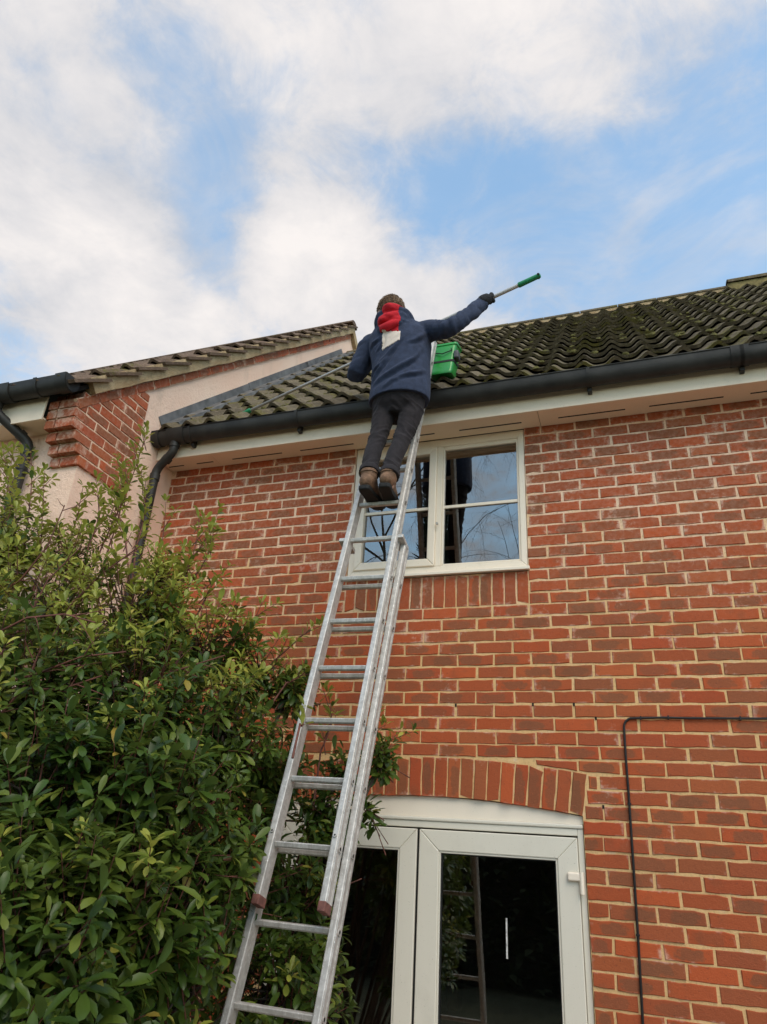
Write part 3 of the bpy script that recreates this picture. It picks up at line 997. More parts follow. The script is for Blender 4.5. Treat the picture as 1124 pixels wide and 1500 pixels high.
# ------------------------------------------------------------------ the neighbour's house
nb = empty('rendered_house', (-4.5, -.5, 0))
tag(nb, 'pale pink rendered house at left with brick kneeler at its gable', 'house')
NY, NR_Y, NR_Z = -.96, 3.16, 8.71          # front wall, ridge
NE_Y = -1.20
NSL = .925
NPA = math.atan(NSL)
NUP = Vector((0, math.cos(NPA), math.sin(NPA))); NNR = Vector((0, -math.sin(NPA), math.cos(NPA)))
def nroof(y): return NR_Z - NSL * abs(y - NR_Y)
mb = MB()
# gable wall (x = X0) and front wall
yb = NR_Y + (NR_Y - NY)
zt = nroof(NY) - .10
mb.prism([Vector((0, NY, 0)), Vector((0, yb, 0)), Vector((0, yb, zt)), Vector((0, NR_Y, NR_Z - .10)), Vector((0, NY, zt))], [Vector((X0 - .25, 0, 0)), Vector((X0, 0, 0))])
mb.box(-9, X0 - .25, NY, NY + .25, 0, 4.62)
mb.build('wall', M['render'], nb)
# kneeler: corbelled brick shoulder
kn = MB()
KX0, KX1 = X0 - .222, X0 + .018
steps = []
z = 4.160
fronts = [-.985, -1.028, -1.071, -1.114, -1.118, -1.122, -1.125, -1.125]
ncourse = 12
for i in range(ncourse):
    zc0, zc1 = z + .075 * i, z + .075 * (i + 1)
    yf = fronts[min(i, len(fronts) - 1)]
    # the course is cut where the sloping verge course crosses it
    lim = NR_Y - (NR_Z - .225 - zc1) / NSL
    yf2 = max(yf, lim - .13)
    if yf2 > -.50: break
    kn.box(KX0 + .012, KX1 - .006, max(fronts[max(0, min(i, len(fronts) - 1) - 1)], yf2) + .008, -.468, zc0 + (.0 if i else .006), zc1)
    # side bricks
    y = -.462 if i % 2 == 0 else -.462
    e = -.462
    first = .1025 if i % 2 else .215
    lst = []
    cur = e; l = first
    while cur > yf2 + .02:
        nx = max(cur - l, yf2)
        if cur - nx > .03: lst.append((nx, cur))
        cur = nx - .010; l = .215
    for (ya, yb_) in lst:
        V, F, UV = brick_geo([(-(yb_ - ya) / 2, -.0325), ((yb_ - ya) / 2, -.0325), ((yb_ - ya) / 2, .0325), (-(yb_ - ya) / 2, .0325)], 4000 + i * 10 + int(ya * 10))
        me = bpy.data.meshes.new('brick'); me.from_pydata(V, [], F); ul = me.uv_layers.new(name='UVMap')
        for lp in me.loops: ul.data[lp.index].uv = UV[lp.vertex_index]
        me.materials.append(M['brick']); me.update()
        o = bpy.data.objects.new('brick', me)
        o.matrix_world = Matrix.Translation((KX1 - .006, (ya + yb_) / 2, zc0 + .0375)) @ Matrix.Rotation(R(90), 4, 'Z')
        link(o, nb)
    for (xa, xb) in ((KX0, KX0 + .080), (KX0 + .090, KX1)):
        wd = xb - xa
        V, F, UV = brick_geo([(-wd / 2, -.0325), (wd / 2, -.0325), (wd / 2, .0325), (-wd / 2, .0325)], 5000 + i)
        # solid header that shows its underside
        mbk = MB().box(xa, xb - (.0 if xb < KX1 else .0015), yf2, yf2 + .10, zc0 + .0055, zc1 - .0055)
        o = mbk.build('brick', M['brick'], nb, bevel=.003)
kn_o = kn.build('kneeler_mortar', M['mortar'], nb)
# sloping brick course under the verge
pa = Vector((X0, -1.135, nroof(-1.135) - .15)); pb = Vector((X0, NR_Y - .02, nroof(NR_Y - .02) - .15))
tot = (pb - pa).length; k = 0; s = 0.0
MB().obox((pa + pb) / 2 - NNR * .037 + XA * (.004), NUP, XA, NNR, tot / 2, .011, .036).build('verge_mortar_course', M['mortar'], nb)
while s < tot - .05:
    l = min(.215, tot - s)
    V, F, UV = brick_geo([(-l / 2, -.0325), (l / 2, -.0325), (l / 2, .0325), (-l / 2, .0325)], 6000 + k)
    me = bpy.data.meshes.new('brick'); me.from_pydata(V, [], F); ul = me.uv_layers.new(name='UVMap')
    for lp in me.loops: ul.data[lp.index].uv = UV[lp.vertex_index]
    me.materials.append(M['brick']); me.update()
    o = bpy.data.objects.new('brick', me)
    o.matrix_world = basis(NUP, -XA, NNR, pa + NUP * (s + l / 2) - NNR * .037 + XA * .016)
    link(o, nb); s += .225; k += 1
# roof body, verge bedding and tiles
mb = MB()
ye = NE_Y + .02
mb.prism([Vector((0, ye, nroof(ye) - .05)), Vector((0, NR_Y, NR_Z - .05)), Vector((0, 2 * NR_Y - ye, nroof(ye) - .05)), Vector((0, 2 * NR_Y - ye, nroof(ye) - .09)), Vector((0, NR_Y, NR_Z - .09)), Vector((0, ye, nroof(ye) - .09))],
         [Vector((-9, 0, 0)), Vector((X0 + .02, 0, 0))])
nroof_o = mb.build('roof', M['dark'], nb)
XV = X0 + .055
for sgn in (1, -1):
    n = 30; mbv = MB(); V = []
    rv = random.Random(3)
    for i in range(n + 1):
        t = i / n
        y = (-1.10 + (NR_Y + 1.10) * t); zz = nroof(y)
        if sgn < 0: y = 2 * NR_Y - y
        nn = Vector((0, -sgn * math.sin(NPA), math.cos(NPA)))
        c0 = Vector((0, y, zz))
        for (dx, dn) in ((XV, .004), (XV + .006 + rv.uniform(-.004, .004), -.050), (XV + .003, -.108 + rv.uniform(-.006, .006)), (X0 - .02, -.108), (X0 - .02, .004)):
            V.append(c0 + nn * dn + XA * dx)
    F = []
    for i in range(n):
        for j in range(5):
            k = (j + 1) % 5; F.append((i * 5 + j, i * 5 + k, (i + 1) * 5 + k, (i + 1) * 5 + j))
    F += [(0, 1, 2, 3, 4), tuple(n * 5 + j for j in (4, 3, 2, 1, 0))]
    MB().add(V, F).build('verge_bedding', M['verge'], nb)
NTM = tile_meshes(M['ntile'])
ncols = 30
lay_roof(nroof_o, XV + .012 - TW * ncols, ncols, Vector((0, NE_Y - .03, nroof(NE_Y - .03) - .028)), NTM, M['ntile_joined'], 60, 'roof_tile_field', rows=17, gauge=(math.hypot(NR_Y - NE_Y, NSL * (NR_Y - NE_Y)) / 16.7), rr=random.Random(8), up=NUP, nr=NNR)
for k in range(14):
    x1 = XV + .015 - .45 * k
    prof = [Vector((0, .10 * math.cos(math.pi * i / 10), .075 * math.sin(math.pi * i / 10))) for i in range(11)]
    MB().prism(prof, [Vector((x1 - .445, NR_Y, NR_Z - .02)), Vector((x1, NR_Y, NR_Z - .02))]).build('ridge_tile', M['ntile'], nroof_o)
# eaves, gutter and pipe
MB().box(-9, KX0 - .004, -1.150, -1.138, 4.452, 4.67).build('fascia', M['fascia'], nb, bevel=.002)
MB().box(-9, KX0 - .004, -1.1375, NY - .001, 4.462, 4.474).build('soffit_board', M['soffit'], nb)
NGY, NGZ = -1.214, 4.70
ng = gutter_piece('gutter', -9, X0 + .025, NGY, NGZ, .062, .10, nb)
prof = [Vector((0, a, b)) for a, b in gutter_profile(.066, .104)[:15]]
MB().prism(prof, [Vector((X0 + .020, NGY, NGZ + .002)), Vector((X0 + .030, NGY, NGZ + .002))]).build('stop_end', M['black_plastic'], ng)
clip(X0 - .02, .09, ng, NGY, NGZ, .064, .102, 'gutter_stop')
clip(X0 - .24, .03, ng, NGY, NGZ, .063, .101, 'gutter_bracket')
clip(X0 - .55, .17, ng, NGY, NGZ, .066, .104, 'running_outlet')
nd = Vector((-3.40, NY - .055, 4.375)) - Vector((-3.56, NGY, 4.53))
ndp = pipe('downpipe', nb, [(-3.56, NGY, NGZ - .08), (-3.56, NGY, 4.53), (-3.385, NY - .055, 4.36), (-3.40, NY - .055, .1)], .034,
           [sl((-3.56, NGY, 4.555), (0, 0, 1), .045), sl(Vector((-3.56, NGY, 4.53)) + nd * .72, nd, .035), sl((-3.386, NY - .055, 4.27), (0, 0, 1), .05), sl((-3.389, NY - .055, 4.15), (0, 0, 1), .018)])
MB().box(-3.40, -3.31, NY - .07, NY - .055, 4.115, 4.128).build('pipe_clip', M['black_plastic'], ndp)

# ------------------------------------------------------------------ cable on the wall
cb = MB()
pts = [(3.3, -.013, 2.695), (1.9, -.012, 2.690), (1.30, -.013, 2.686), (.95, -.012, 2.687), (.70, -.013, 2.686), (.58, -.012, 2.690), (.45, -.012, 2.686)]
for i in range(6):
    g = R(15 * (i + 1)); pts.append((.42 - .05 * math.sin(g), -.013, 2.636 + .05 * math.cos(g)))
pts += [(.366, -.012, 2.50), (.364, -.013, 2.3), (.360, -.012, 2.1), (.356, -.013, 1.9), (.349, -.012, 1.6), (.339, -.013, 1.3), (.33, -.012, 1.0), (.325, -.012, .2)]
cable = cb.tube(pts, .0062, 8).build('wall_cable', M['cable'], smooth=True)
tag(cable, 'thin black cable clipped across and down the brick wall', 'cable')
for (x, z, hz) in ((.95, 2.687, 1), (.46, 2.686, 1), (.60, 2.69, 1), (.363, 2.25, 0), (.350, 1.66, 0)):
    if hz: MB().box(x - .004, x + .004, -.021, -.004, z - .009, z + .010).build('cable_clip', M['cable'], cable)
    else: MB().box(x - .009, x + .010, -.021, -.004, z - .004, z + .004).build('cable_clip', M['cable'], cable)

# ------------------------------------------------------------------ extension ladder
LO = Vector((-1.02488, -1.36823, 1.42768)); LD = Vector((.008035, .304526, .952470)); LE = Vector((.999932, .005608, -.010228)); LN = Vector((-.008456, .952488, -.304460))
LS, LW, GL, GR_ = .2735, .25295, .0398, .0300
lad = empty('extension_ladder', LO + LD * (-LO.z / LD.z))
tag(lad, 'two-section aluminium extension ladder leaning on the black gutter', 'ladder')
SWD, SDP = .014, .034         # half width and half depth of a stile
def stile(off, side, k0, k1, nm='stile'):
    """C-section stile: web with a lip at front and back"""
    mb = MB(); cpt = LO + LD * ((k0 + k1) / 2) + LN * off + LE * side
    mb.obox(cpt, LE, LN, LD, SWD, SDP, (k1 - k0) / 2)
    o = mb.build(nm, M['alu'], lad, bevel=.004)
    s = 1 if side > .1 else -1
    for dn in (-.020, .020):
        MB().obox(cpt + LE * (s * (SWD + .0015)) + LN * dn, LE, LN, LD, .0025, .007, (k1 - k0) / 2 - .002).build('stile_rib', M['alu'], o)
    return o
FO = -.075
kfoot = -LO.z / LD.z + .055
bs = [stile(0, -GL - SWD, kfoot, 2.18), stile(0, LW + GR_ + SWD, kfoot, 2.18)]
fs = [stile(FO, -SWD, .345, 4.10), stile(FO, LW + SWD, .345, 4.10)]
def rung(off, xa, xb, k):
    mb = MB(); c0 = LO + LD * k + LN * off
    prof = []
    for (a, b_) in ((-.016, .008), (-.014, .012), (.014, .012), (.016, .008), (.014, -.006), (.008, -.012), (-.008, -.012), (-.014, -.006)):
        prof.append(Vector((0, a, b_)))
    mb.prism([Vector((0, p.y, p.z)) for p in prof], [c0 + LE * xa, c0 + LE * xb])
    return mb.build('rung', M['alu'], lad, bevel=.002)
for i in range(-6, 8):
    if LS * i > kfoot + .12: rung(0, -GL, LW + GR_, LS * i)
for i in range(2, 15): rung(FO, 0, LW, LS * i)
for st_, side in ((fs[0], -SWD), (fs[1], LW + SWD)):
    MB().obox(LO + LD * .332 + LN * FO + LE * side, LE, LN, LD, SWD + .0015, SDP + .0015, .018).build('end_cap', M['red_cap'], st_, bevel=.003)
    MB().obox(LO + LD * 4.108 + LN * FO + LE * side, LE, LN, LD, SWD + .001, SDP + .001, .010).build('end_cap', M['rubber'], st_, bevel=.003)
    # rung rivets and holes
for (st_, side, off, ks) in ((fs[1], LW + 2 * SWD + .0035, FO, range(2, 15)), (bs[1], LW + GR_ + 2 * SWD + .0035, 0, range(-5, 8))):
    for i in ks:
        if LS * i < kfoot + .1: continue
        p = LO + LD * (LS * i) + LN * off + LE * side
        r_ = MB().tube([p - LE * .003, p + LE * .002], .013, 12).build('rung_end', M['alu'], st_)
        MB().tube([p + LE * .0021, p + LE * .0026], .007, 10).build('hole', M['dark'], r_)
for (st_, side) in ((fs[0], -SWD), (fs[1], LW + SWD)):
    for k in (.588,):
        p = LO + LD * k + LN * (FO - SDP) + LE * side
        MB().tube([p, p - LN * .006], .008, 10).build('bolt', M['alu'], st_)
        MB().tube([p - LN * .0061, p - LN * .0065], .004, 8).build('bolt_hole', M['dark'], st_)
# guide brackets where the sections overlap
for side in (-GL / 2 - SWD - .003, LW + GR_ / 2 + SWD + .003):
    s = 1 if side > 0 else -1
    MB().obox(LO + LD * 2.185 + LN * (FO / 2) + LE * (side), LE, LN, LD, .030, .060, .012).build('guide_bracket', M['alu'], lad, bevel=.003)
for st_, side in ((bs[0], -GL - SWD), (bs[1], LW + GR_ + SWD)):
    MB().obox(LO + LD * (kfoot - .012) + LE * side, LE, LN, LD, SWD + .003, SDP + .003, .03).build('foot', M['rubber'], st_, bevel=.004)
# ------------------------------------------------------------------ the man on the ladder
def fabric(name, c, var=.25, scale=30, bump=.35, bs=500, rough=.85):
    b = NB(name)
    cc = b.mix(b.step(b.noise(scale, 5), .3, .7), tuple(x * (1 - var) for x in c), tuple(x * (1 + var) for x in c))
    b.set('Base Color', cc).set('Roughness', rough).set('Specular IOR Level', .25)
    b.b.inputs['Sheen Weight'].default_value = .04
    b.bump(b.math('ADD', b.noise(bs, 2), b.math('MULTIPLY', b.noise(22, 3, .6), 1.2)), bump, .006)
    return b.m
M['navy'] = fabric('navy_cloth', (.029, .040, .076), .18)
M['red_cloth'] = fabric('red_cloth', (.50, .012, .022), .12)
M['white_cloth'] = fabric('white_cloth', (.70, .60, .52), .08)
M['jeans'] = fabric('black_denim', (.017, .0135, .0155), .25, 40, .15)
M['boot'] = fabric('brown_leather', (.19, .105, .062), .3, 25, .5, 200, .7)
M['glove'] = fabric('black_glove', (.020, .020, .022), .3, 40, .5, 250)
M['skin'] = simple('skin', (.46, .27, .20), .55, .08, 20)
M['hair'] = fabric('brown_hair', (.20, .125, .070), .5, 90, .6, 260, .5)
M['green'] = simple('green_plastic', (.012, .25, .035), .32, .12, 6, .05, 20, spec=.5)
M['pole_green'] = simple('green_grip', (.012, .22, .085), .45, .12, 20)
M['pole'] = simple('pole_metal', (.50, .48, .46), .4, .1, 30, metal=.2)
M['eye'] = simple('eye', (.6, .6, .58), .2)

dg = None
def remesh(mb, voxel, it=6, fold=None, name='m', mat=None):
    tmp = bpy.data.objects.new('tmp', mb.mesh('tmp', None)); col.objects.link(tmp)
    a = tmp.modifiers.new('r', 'REMESH'); a.mode = 'VOXEL'; a.voxel_size = voxel
    s = tmp.modifiers.new('s', 'SMOOTH'); s.factor = .5; s.iterations = it
    d = bpy.context.evaluated_depsgraph_get()
    me = bpy.data.meshes.new_from_object(tmp.evaluated_get(d))
    old = tmp.data
    bpy.data.objects.remove(tmp); bpy.data.meshes.remove(old)
    if fold:
        ns = [v.normal.copy() for v in me.vertices]
        for v, n_ in zip(me.vertices, ns): v.co = v.co + n_ * fold(v.co, n_)
    me.materials.clear()
    if mat: me.materials.append(mat)
    me.polygons.foreach_set('use_smooth', [True] * len(me.polygons)); me.update(); me.name = name
    return me
def add_mesh(name, me, parent):
    o = bpy.data.objects.new(name, me); link(o, parent); return o
XX, YY, ZZ = Vector((1, 0, 0)), Vector((0, 1, 0)), Vector((0, 0, 1))

PL, PRt = Vector((-2.349, -.16, 4.955)), Vector((.103, -.60, 5.401))
PD = (PRt - PL).normalized()
def on_pole(x): return PL + (PRt - PL) * ((x - PL.x) / (PRt.x - PL.x))
HR, HL = on_pole(-.262), on_pole(-1.125)
shR, elR, wrR = Vector((-.665, -.59, 5.105)), Vector((-.462, -.68, 5.035)), Vector((-.302, -.575, 5.258))
shL, elL, wrL = Vector((-1.045, -.575, 5.095)), Vector((-1.168, -.545, 4.880)), Vector((-1.125, -.415, 5.10))
HC = Vector((-.918, -.625, 5.272))
legs = (((-.918, -.60, 4.60), (-.925, -.675, 4.265), (-.928, -.75, 4.09), (-.912, -.815, 3.935)),
        ((-.738, -.59, 4.59), (-.766, -.665, 4.245), (-.787, -.745, 4.06), (-.788, -.815, 3.905)))
HROT = Matrix.Rotation(R(38), 3, 'Z') @ Matrix.Rotation(R(-10), 3, 'X')      # looks a little down and to the left
# body: head, neck, trunk and limbs in one skin
bb = MB()
def hp(x, y, z): return HC + HROT @ (Vector((x, y, z)) * 1.06)
bb.ball(hp(0, -.012, .018), .074, .092, .098, HROT)
bb.ball(hp(0, .030, -.052), .056, .060, .060, HROT)
bb.limb([hp(0, .088, .012), hp(0, .102, -.018)], [.010, .015])
bb.limb([hp(-.022, .086, -.058), hp(.022, .086, -.058)], [.009, .009])
bb.limb([hp(-.045, .078, .030), hp(.045, .078, .030)], [.011, .011])
for s in (-1, 1):
    bb.ball(hp(s * .078, -.004, -.008), .010, .021, .032, HROT)
bb.limb([hp(0, -.02, -.04), (-.885, -.60, 5.20), (-.86, -.60, 5.10)], [.058, .060, .075])
bb.loft([((-.83, -.60, 4.55), XX, YY, .15, .11), ((-.825, -.60, 4.75), XX, YY, .15, .10), ((-.845, -.59, 5.0), XX, YY, .17, .105), ((-.855, -.59, 5.12), XX, YY, .15, .08)])
bb.limb([shR, elR, wrR, wrR + (HR - wrR) * .4], [.052, .042, .030, .026])
bb.limb([shL, elL, wrL, wrL + (HL - wrL) * .4], [.052, .042, .030, .026])
for lg in legs: bb.limb(list(lg) + [Vector(lg[3]) + Vector((0, .02, -.05))], [.055, .037, .033, .028, .030])
body = add_mesh('person', remesh(bb, .008, 3, None, 'person', M['skin']), None)
tag(body, 'person in navy hooded jacket and black jeans standing high on the ladder, holding a pole', 'person')
for s in (-1, 1):
    MB().ball(hp(s * .032, .076, .014), .011, .008, .008, HROT, 10, 6).build('eye', M['eye'], body, smooth=True)
# hair
hb = MB()
hb.ball(hp(0, -.020, .034), .090, .104, .098, HROT)
hb.ball(hp(0, -.060, -.030), .074, .055, .066, HROT)
hb.limb([hp(-.050, .035, .092), hp(.050, .035, .092)], [.026, .026])
def hfold(p, n_):
    q = HROT.transposed() @ (p - HC)
    return .005 * noise.noise(Vector((q.x * 45, q.y * 18, q.z * 18))) + .003 * noise.noise(Vector((q.x * 160, q.y * 30, q.z * 25)))
hair_o = add_mesh('hair', remesh(hb, .005, 2, hfold, 'hair', M['hair']), body)
hr = random.Random(31); ht = MB()
for q in range(1500):
    g = hr.uniform(0, 6.283); el = hr.uniform(-.75, 1.5)
    n_ = Vector((math.cos(g) * math.cos(el), math.sin(g) * math.cos(el), math.sin(el)))
    if n_.y > .55 and n_.z < .45: continue
    p = hp(0, -.020, .034) + HROT @ Vector((n_.x * .090, n_.y * .104, n_.z * .098))
    nw_ = HROT @ n_
    fl = (HROT @ Vector((hr.uniform(-.2, .2) - .2, hr.uniform(-.25, .1), -.9 + .5 * n_.z))); fl = (fl - nw_ * fl.dot(nw_) * .8).normalized()
    l = hr.uniform(.028, .050)
    ht.tube([p - nw_ * .004, p + nw_ * .003 + fl * l * .5, p + nw_ * hr.uniform(-.001, .006) + fl * l], [.0022, .0018, .0005], 3, False)
tag(ht.build('hair_strand', M['hair'], hair_o, smooth=True), kind='stuff')
# trousers
tb = MB()
tb.loft([((-.83, -.60, 4.44), XX, YY, .10, .09), ((-.83, -.605, 4.50), XX, YY, .165, .115), ((-.83, -.615, 4.58), XX, YY, .178, .128), ((-.83, -.61, 4.68), XX, YY, .17, .12)])
for lg in legs:
    a = Vector(lg[0]); tb.limb([a + Vector((0, -.015, 0)), a + Vector((0, -.02, -.13)), lg[1], lg[2], Vector(lg[3]) + Vector((0, .004, .01))], [.086, .076, .056, .053, .049])
def jfold(p, n_):
    k = .8 * math.exp(-((p.z - 4.27) / .06) ** 2) + .7 * math.exp(-((p.z - 3.99) / .05) ** 2) + .6 * math.exp(-((p.z - 4.47) / .06) ** 2) + .07
    f = noise.noise(Vector((p.x * 7 + 3, p.y * 5, p.z * 21 + p.x * 16 * (1 if p.x > -.84 else -1))))
    return k * .012 * (1 - min(1, abs(f) * 3.2) ** .7 - .35) + .004 * noise.noise(p * 10)
tr = add_mesh('trousers', remesh(tb, .007, 5, jfold, 'trousers', M['jeans']), body)
for lg in legs:
    c0 = Vector(lg[3]); c1 = c0 + (Vector(lg[2]) - c0).normalized() * .035
    smooth_angle(MB().tube([c0 + (c0 - c1) * .1, c0, c1, c1 + (c1 - c0) * .25], [.052, .061, .062, .056], 20).build('cuff', M['jeans'], tr), 60)
# jacket
jb = MB()
jb.loft([((-.826, -.605, 4.552), XX, YY, .200, .152), ((-.824, -.605, 4.60), XX, YY, .203, .155), ((-.822, -.600, 4.72), XX, YY, .196, .146, .92), ((-.828, -.598, 4.86), XX, YY, .197, .142, .92),
         ((-.842, -.595, 5.0), XX, YY, .214, .150, .9), ((-.853, -.592, 5.085), XX, YY, .215, .140, .9), ((-.862, -.592, 5.150), XX, YY, .185, .120), ((-.875, -.595, 5.205), XX, YY, .120, .105), ((-.885, -.605, 5.262), XX, YY, .092, .100)])
jb.limb([shR + Vector((-.03, 0, -.01)), shR + Vector((.04, -.01, -.005)), elR, wrR, wrR + (HR - wrR) * .22], [.084, .074, .058, .046, .044])
jb.limb([shL + Vector((.03, 0, -.01)), shL + Vector((-.035, 0, -.03)), elL, wrL, wrL + (HL - wrL) * .1], [.082, .074, .064, .052, .048])
# bunched hood and stand-up collar
jb.ball((-.872, -.705, 5.145), .105, .062, .085)
jb.ball((-.880, -.700, 5.195), .088, .055, .060)
jb.limb([(-.985, -.63, 5.165), (-.965, -.68, 5.20), (-.88, -.720, 5.21), (-.79, -.68, 5.20), (-.765, -.62, 5.165)], [.036, .040, .040, .040, .036])
jb.limb([(-.970, -.58, 5.20), (-.975, -.61, 5.235), (-.965, -.65, 5.245)], [.026, .024, .02])
# bunched folds of the hood lining
jb.limb([(-.950, -.695, 5.205), (-.905, -.748, 5.222), (-.845, -.750, 5.212), (-.795, -.700, 5.205)], [.022, .027, .026, .022])
jb.limb([(-.955, -.705, 5.150), (-.915, -.758, 5.128), (-.850, -.752, 5.150), (-.795, -.715, 5.165)], [.022, .028, .024, .020])
jb.limb([(-.950, -.715, 5.085), (-.900, -.755, 5.058), (-.845, -.756, 5.078), (-.800, -.725, 5.105)], [.020, .026, .024, .018])
FOLDS = [(-1.00, 4.66, -.84, 4.90, .013, .013), (-.98, 4.63, -.70, 4.80, .016, .014), (-.95, 4.80, -.76, 4.97, .012, .010), (-1.03, 4.72, -.88, 4.84, .012, .010),
         (-.80, 4.62, -.64, 4.74, .013, .014), (-.96, 4.90, -.90, 5.02, .010, .010), (-.78, 4.70, -.66, 4.90, .012, .011), (-.75, 4.92, -.63, 5.04, .014, .012), (-1.04, 4.95, -.93, 5.02, .013, .009), (-.90, 4.60, -.78, 4.63, .014, .008)]
def kfold(p, n_):
    a = 0.0
    # diagonal drag folds across the back
    t = p.x * .75 - p.z * .9
    back = max(0, min(1, (-.60 - p.y) / .1))
    for (ax, az, bx, bz, wd, am) in FOLDS:
        ex, ez = bx - ax, bz - az; L2 = ex * ex + ez * ez
        s_ = ((p.x - ax) * ex + (p.z - az) * ez) / L2
        w_ = max(0, 1 - abs(s_ - .5) * 2) ** .6
        if w_ > 0:
            q = ((p.x - ax) * ez - (p.z - az) * ex) / math.sqrt(L2) + .012 * math.sin(s_ * 5 + ax * 30)
            a += back * w_ * am * (math.exp(-(q / wd) ** 2) - .7 * math.exp(-((q - wd * 1.7) / wd) ** 2))
    a *= 1.3
    a += .004 * noise.noise(Vector((p.x * 9, p.y * 9, p.z * 5)))
    # arm wrinkles across the sleeve
    dR = max(0, min(1, (p.x + .63) / .08)); dL = max(0, min(1, (-1.07 - p.x) / .05))
    if dR > 0: a += dR * .008 * (abs(noise.noise(Vector(((p.x * .8 + p.z * .1) * 26, p.y * 9, p.z * 12)))) * 2 - .5)
    if dL > 0: a += dL * .008 * (abs(noise.noise(Vector((p.x * 8, p.y * 10, p.z * 20)))) * 2 - .5)
    if p.z > 5.10 and back > .3 and abs(p.x + .87) < .12: a += .013 * noise.noise(Vector((p.x * 14 + p.z * 9, p.y * 10, p.z * 30)))
    return a
jm = remesh(jb, .006, 3, kfold, 'jacket', M['navy'])
# red and white cloth panels down the back of the hood: faces of the jacket, a little proud
def panel_mesh(name, test, mat, lift):
    idx = {}; V = []; F = []
    for p in jm.polygons:
        c_ = p.center
        if test(c_) and p.normal.y < .25:
            f = []
            for vi in p.vertices:
                if vi not in idx: idx[vi] = len(V); V.append(jm.vertices[vi].co + jm.vertices[vi].normal * lift)
                f.append(idx[vi])
            F.append(tuple(f))
    edge = {}
    for f in F:
        for a, b_ in zip(f, f[1:] + f[:1]): edge[(a, b_)] = 1
    nv = len(V)
    rim = {}
    for (a, b_) in list(edge):
        if (b_, a) not in edge:
            for q in (a, b_):
                if q not in rim:
                    rim[q] = len(V); src = [k for k, v in idx.items() if v == q][0]
                    V.append(jm.vertices[src].co - jm.vertices[src].normal * .001)
            F.append((b_, a, rim[a], rim[b_]))
    me = bpy.data.meshes.new(name); me.from_pydata([tuple(v) for v in V], [], F); me.materials.append(mat)
    me.polygons.foreach_set('use_smooth', [True] * len(me.polygons)); me.update(); return me
def red_test(c_):
    l = -.935 + .010 * math.sin(c_.z * 40); return -.944 + .30 * max(0, c_.z - 5.13) + .012 * math.sin(c_.z * 55) < c_.x < -.806 + .008 * math.sin(c_.z * 48 + 1) and 5.030 - .16 * (c_.x + .87) < c_.z < 5.31 and c_.y < -.64
def white_test(c_): return -.918 < c_.x < -.797 and 4.893 + .42 * (c_.x + .918) < c_.z < 5.031 - .16 * (c_.x + .87) and c_.y < -.66
jk = add_mesh('jacket', jm, body)
rp = add_mesh('hood_panel', panel_mesh('hood_panel', red_test, M['red_cloth'], .0035), jk); tag(rp, 'bright red panel of the hood')
wp = add_mesh('back_panel', panel_mesh('back_panel', white_test, M['white_cloth'], .0030), jk); tag(wp, 'off-white panel below the red hood')
# boots
def boot(ank, heel, toe, sole_z):
    ank, heel, toe = Vector(ank), Vector(heel), Vector(toe)
    f = (toe - heel); ln = f.length; f.normalize(); sd = f.cross(ZZ).normalized()
    out = []
    for t, wl, wr in ((0, .018, .018), (.03, .032, .032), (.12, .037, .037), (.30, .035, .033), (.5, .041, .038), (.70, .049, .044), (.85, .046, .040), (.95, .032, .028), (1, .014, .012)):
        out.append((heel + f * (ln * t), wl, wr))
    ring = [p + sd * wl for p, wl, wr in out] + [p - sd * wr for p, wl, wr in reversed(out)]
    n_ = len(ring); V = []; F = []
    for dz, sc in ((0, .96), (.006, 1.0), (.026, 1.0), (.030, .97)):
        cc = sum(ring, Vector()) / n_
        for p in ring: V.append(Vector(((p.x - cc.x) * sc + cc.x, (p.y - cc.y) * sc + cc.y, sole_z + dz)))
    for k in range(3):
        for i in range(n_):
            j = (i + 1) % n_; F.append((k * n_ + i, k * n_ + j, (k + 1) * n_ + j, (k + 1) * n_ + i))
    F.append(tuple(reversed(range(n_)))); F.append(tuple(3 * n_ + i for i in range(n_)))
    ub = MB(); z0 = sole_z + .03
    ub.limb([ank + ZZ * .035, ank, (heel.x * .8 + ank.x * .2 , heel.y + .035, z0 + .035)], [.050, .049, .042])
    ub.limb([Vector((heel.x, heel.y + .05, z0 + .03)), heel + f * (ln * .45) + ZZ * (z0 + .030 - heel.z), heel + f * (ln * .70) + ZZ * (z0 + .022 - heel.z), heel + f * (ln * .90) + ZZ * (z0 + .018 - heel.z)], [.042, .044, .043, .034])
    ub.limb([ank + f * .02, heel + f * (ln * .5) + ZZ * (z0 + .045 - heel.z)], [.046, .038])
    bo = add_mesh('boot', remesh(ub, .006, 4, lambda p, n_: .0022 * noise.noise(p * 70), 'boot', M['boot']), body)
    so = MB().add(V, F).build('sole', M['rubber'], bo, bevel=.002)
    hl = [p for p in ring if (p - heel).dot(f) < ln * .32]
    smooth_angle(MB().tube([ank + ZZ * .028, ank + ZZ * .045], [.054, .053], 16).build('boot_collar', M['boot'], bo), 60)
    for k in range(3):
        c_ = heel + f * (ln * (.42 + .09 * k)) + ZZ * (z0 + .078 - .014 * k - heel.z)
        MB().limb([c_ - sd * .026, c_ + ZZ * .006, c_ + sd * .026], [.004, .004, .004]).build('lace', M['rubber'], bo)
    return bo
boot((-.912, -.815, 3.905), (-.918, -.872, 3.81), (-.925, -.572, 3.81), 3.8085)
boot((-.790, -.815, 3.890), (-.794, -.872, 3.81), (-.836, -.575, 3.81), 3.8085)
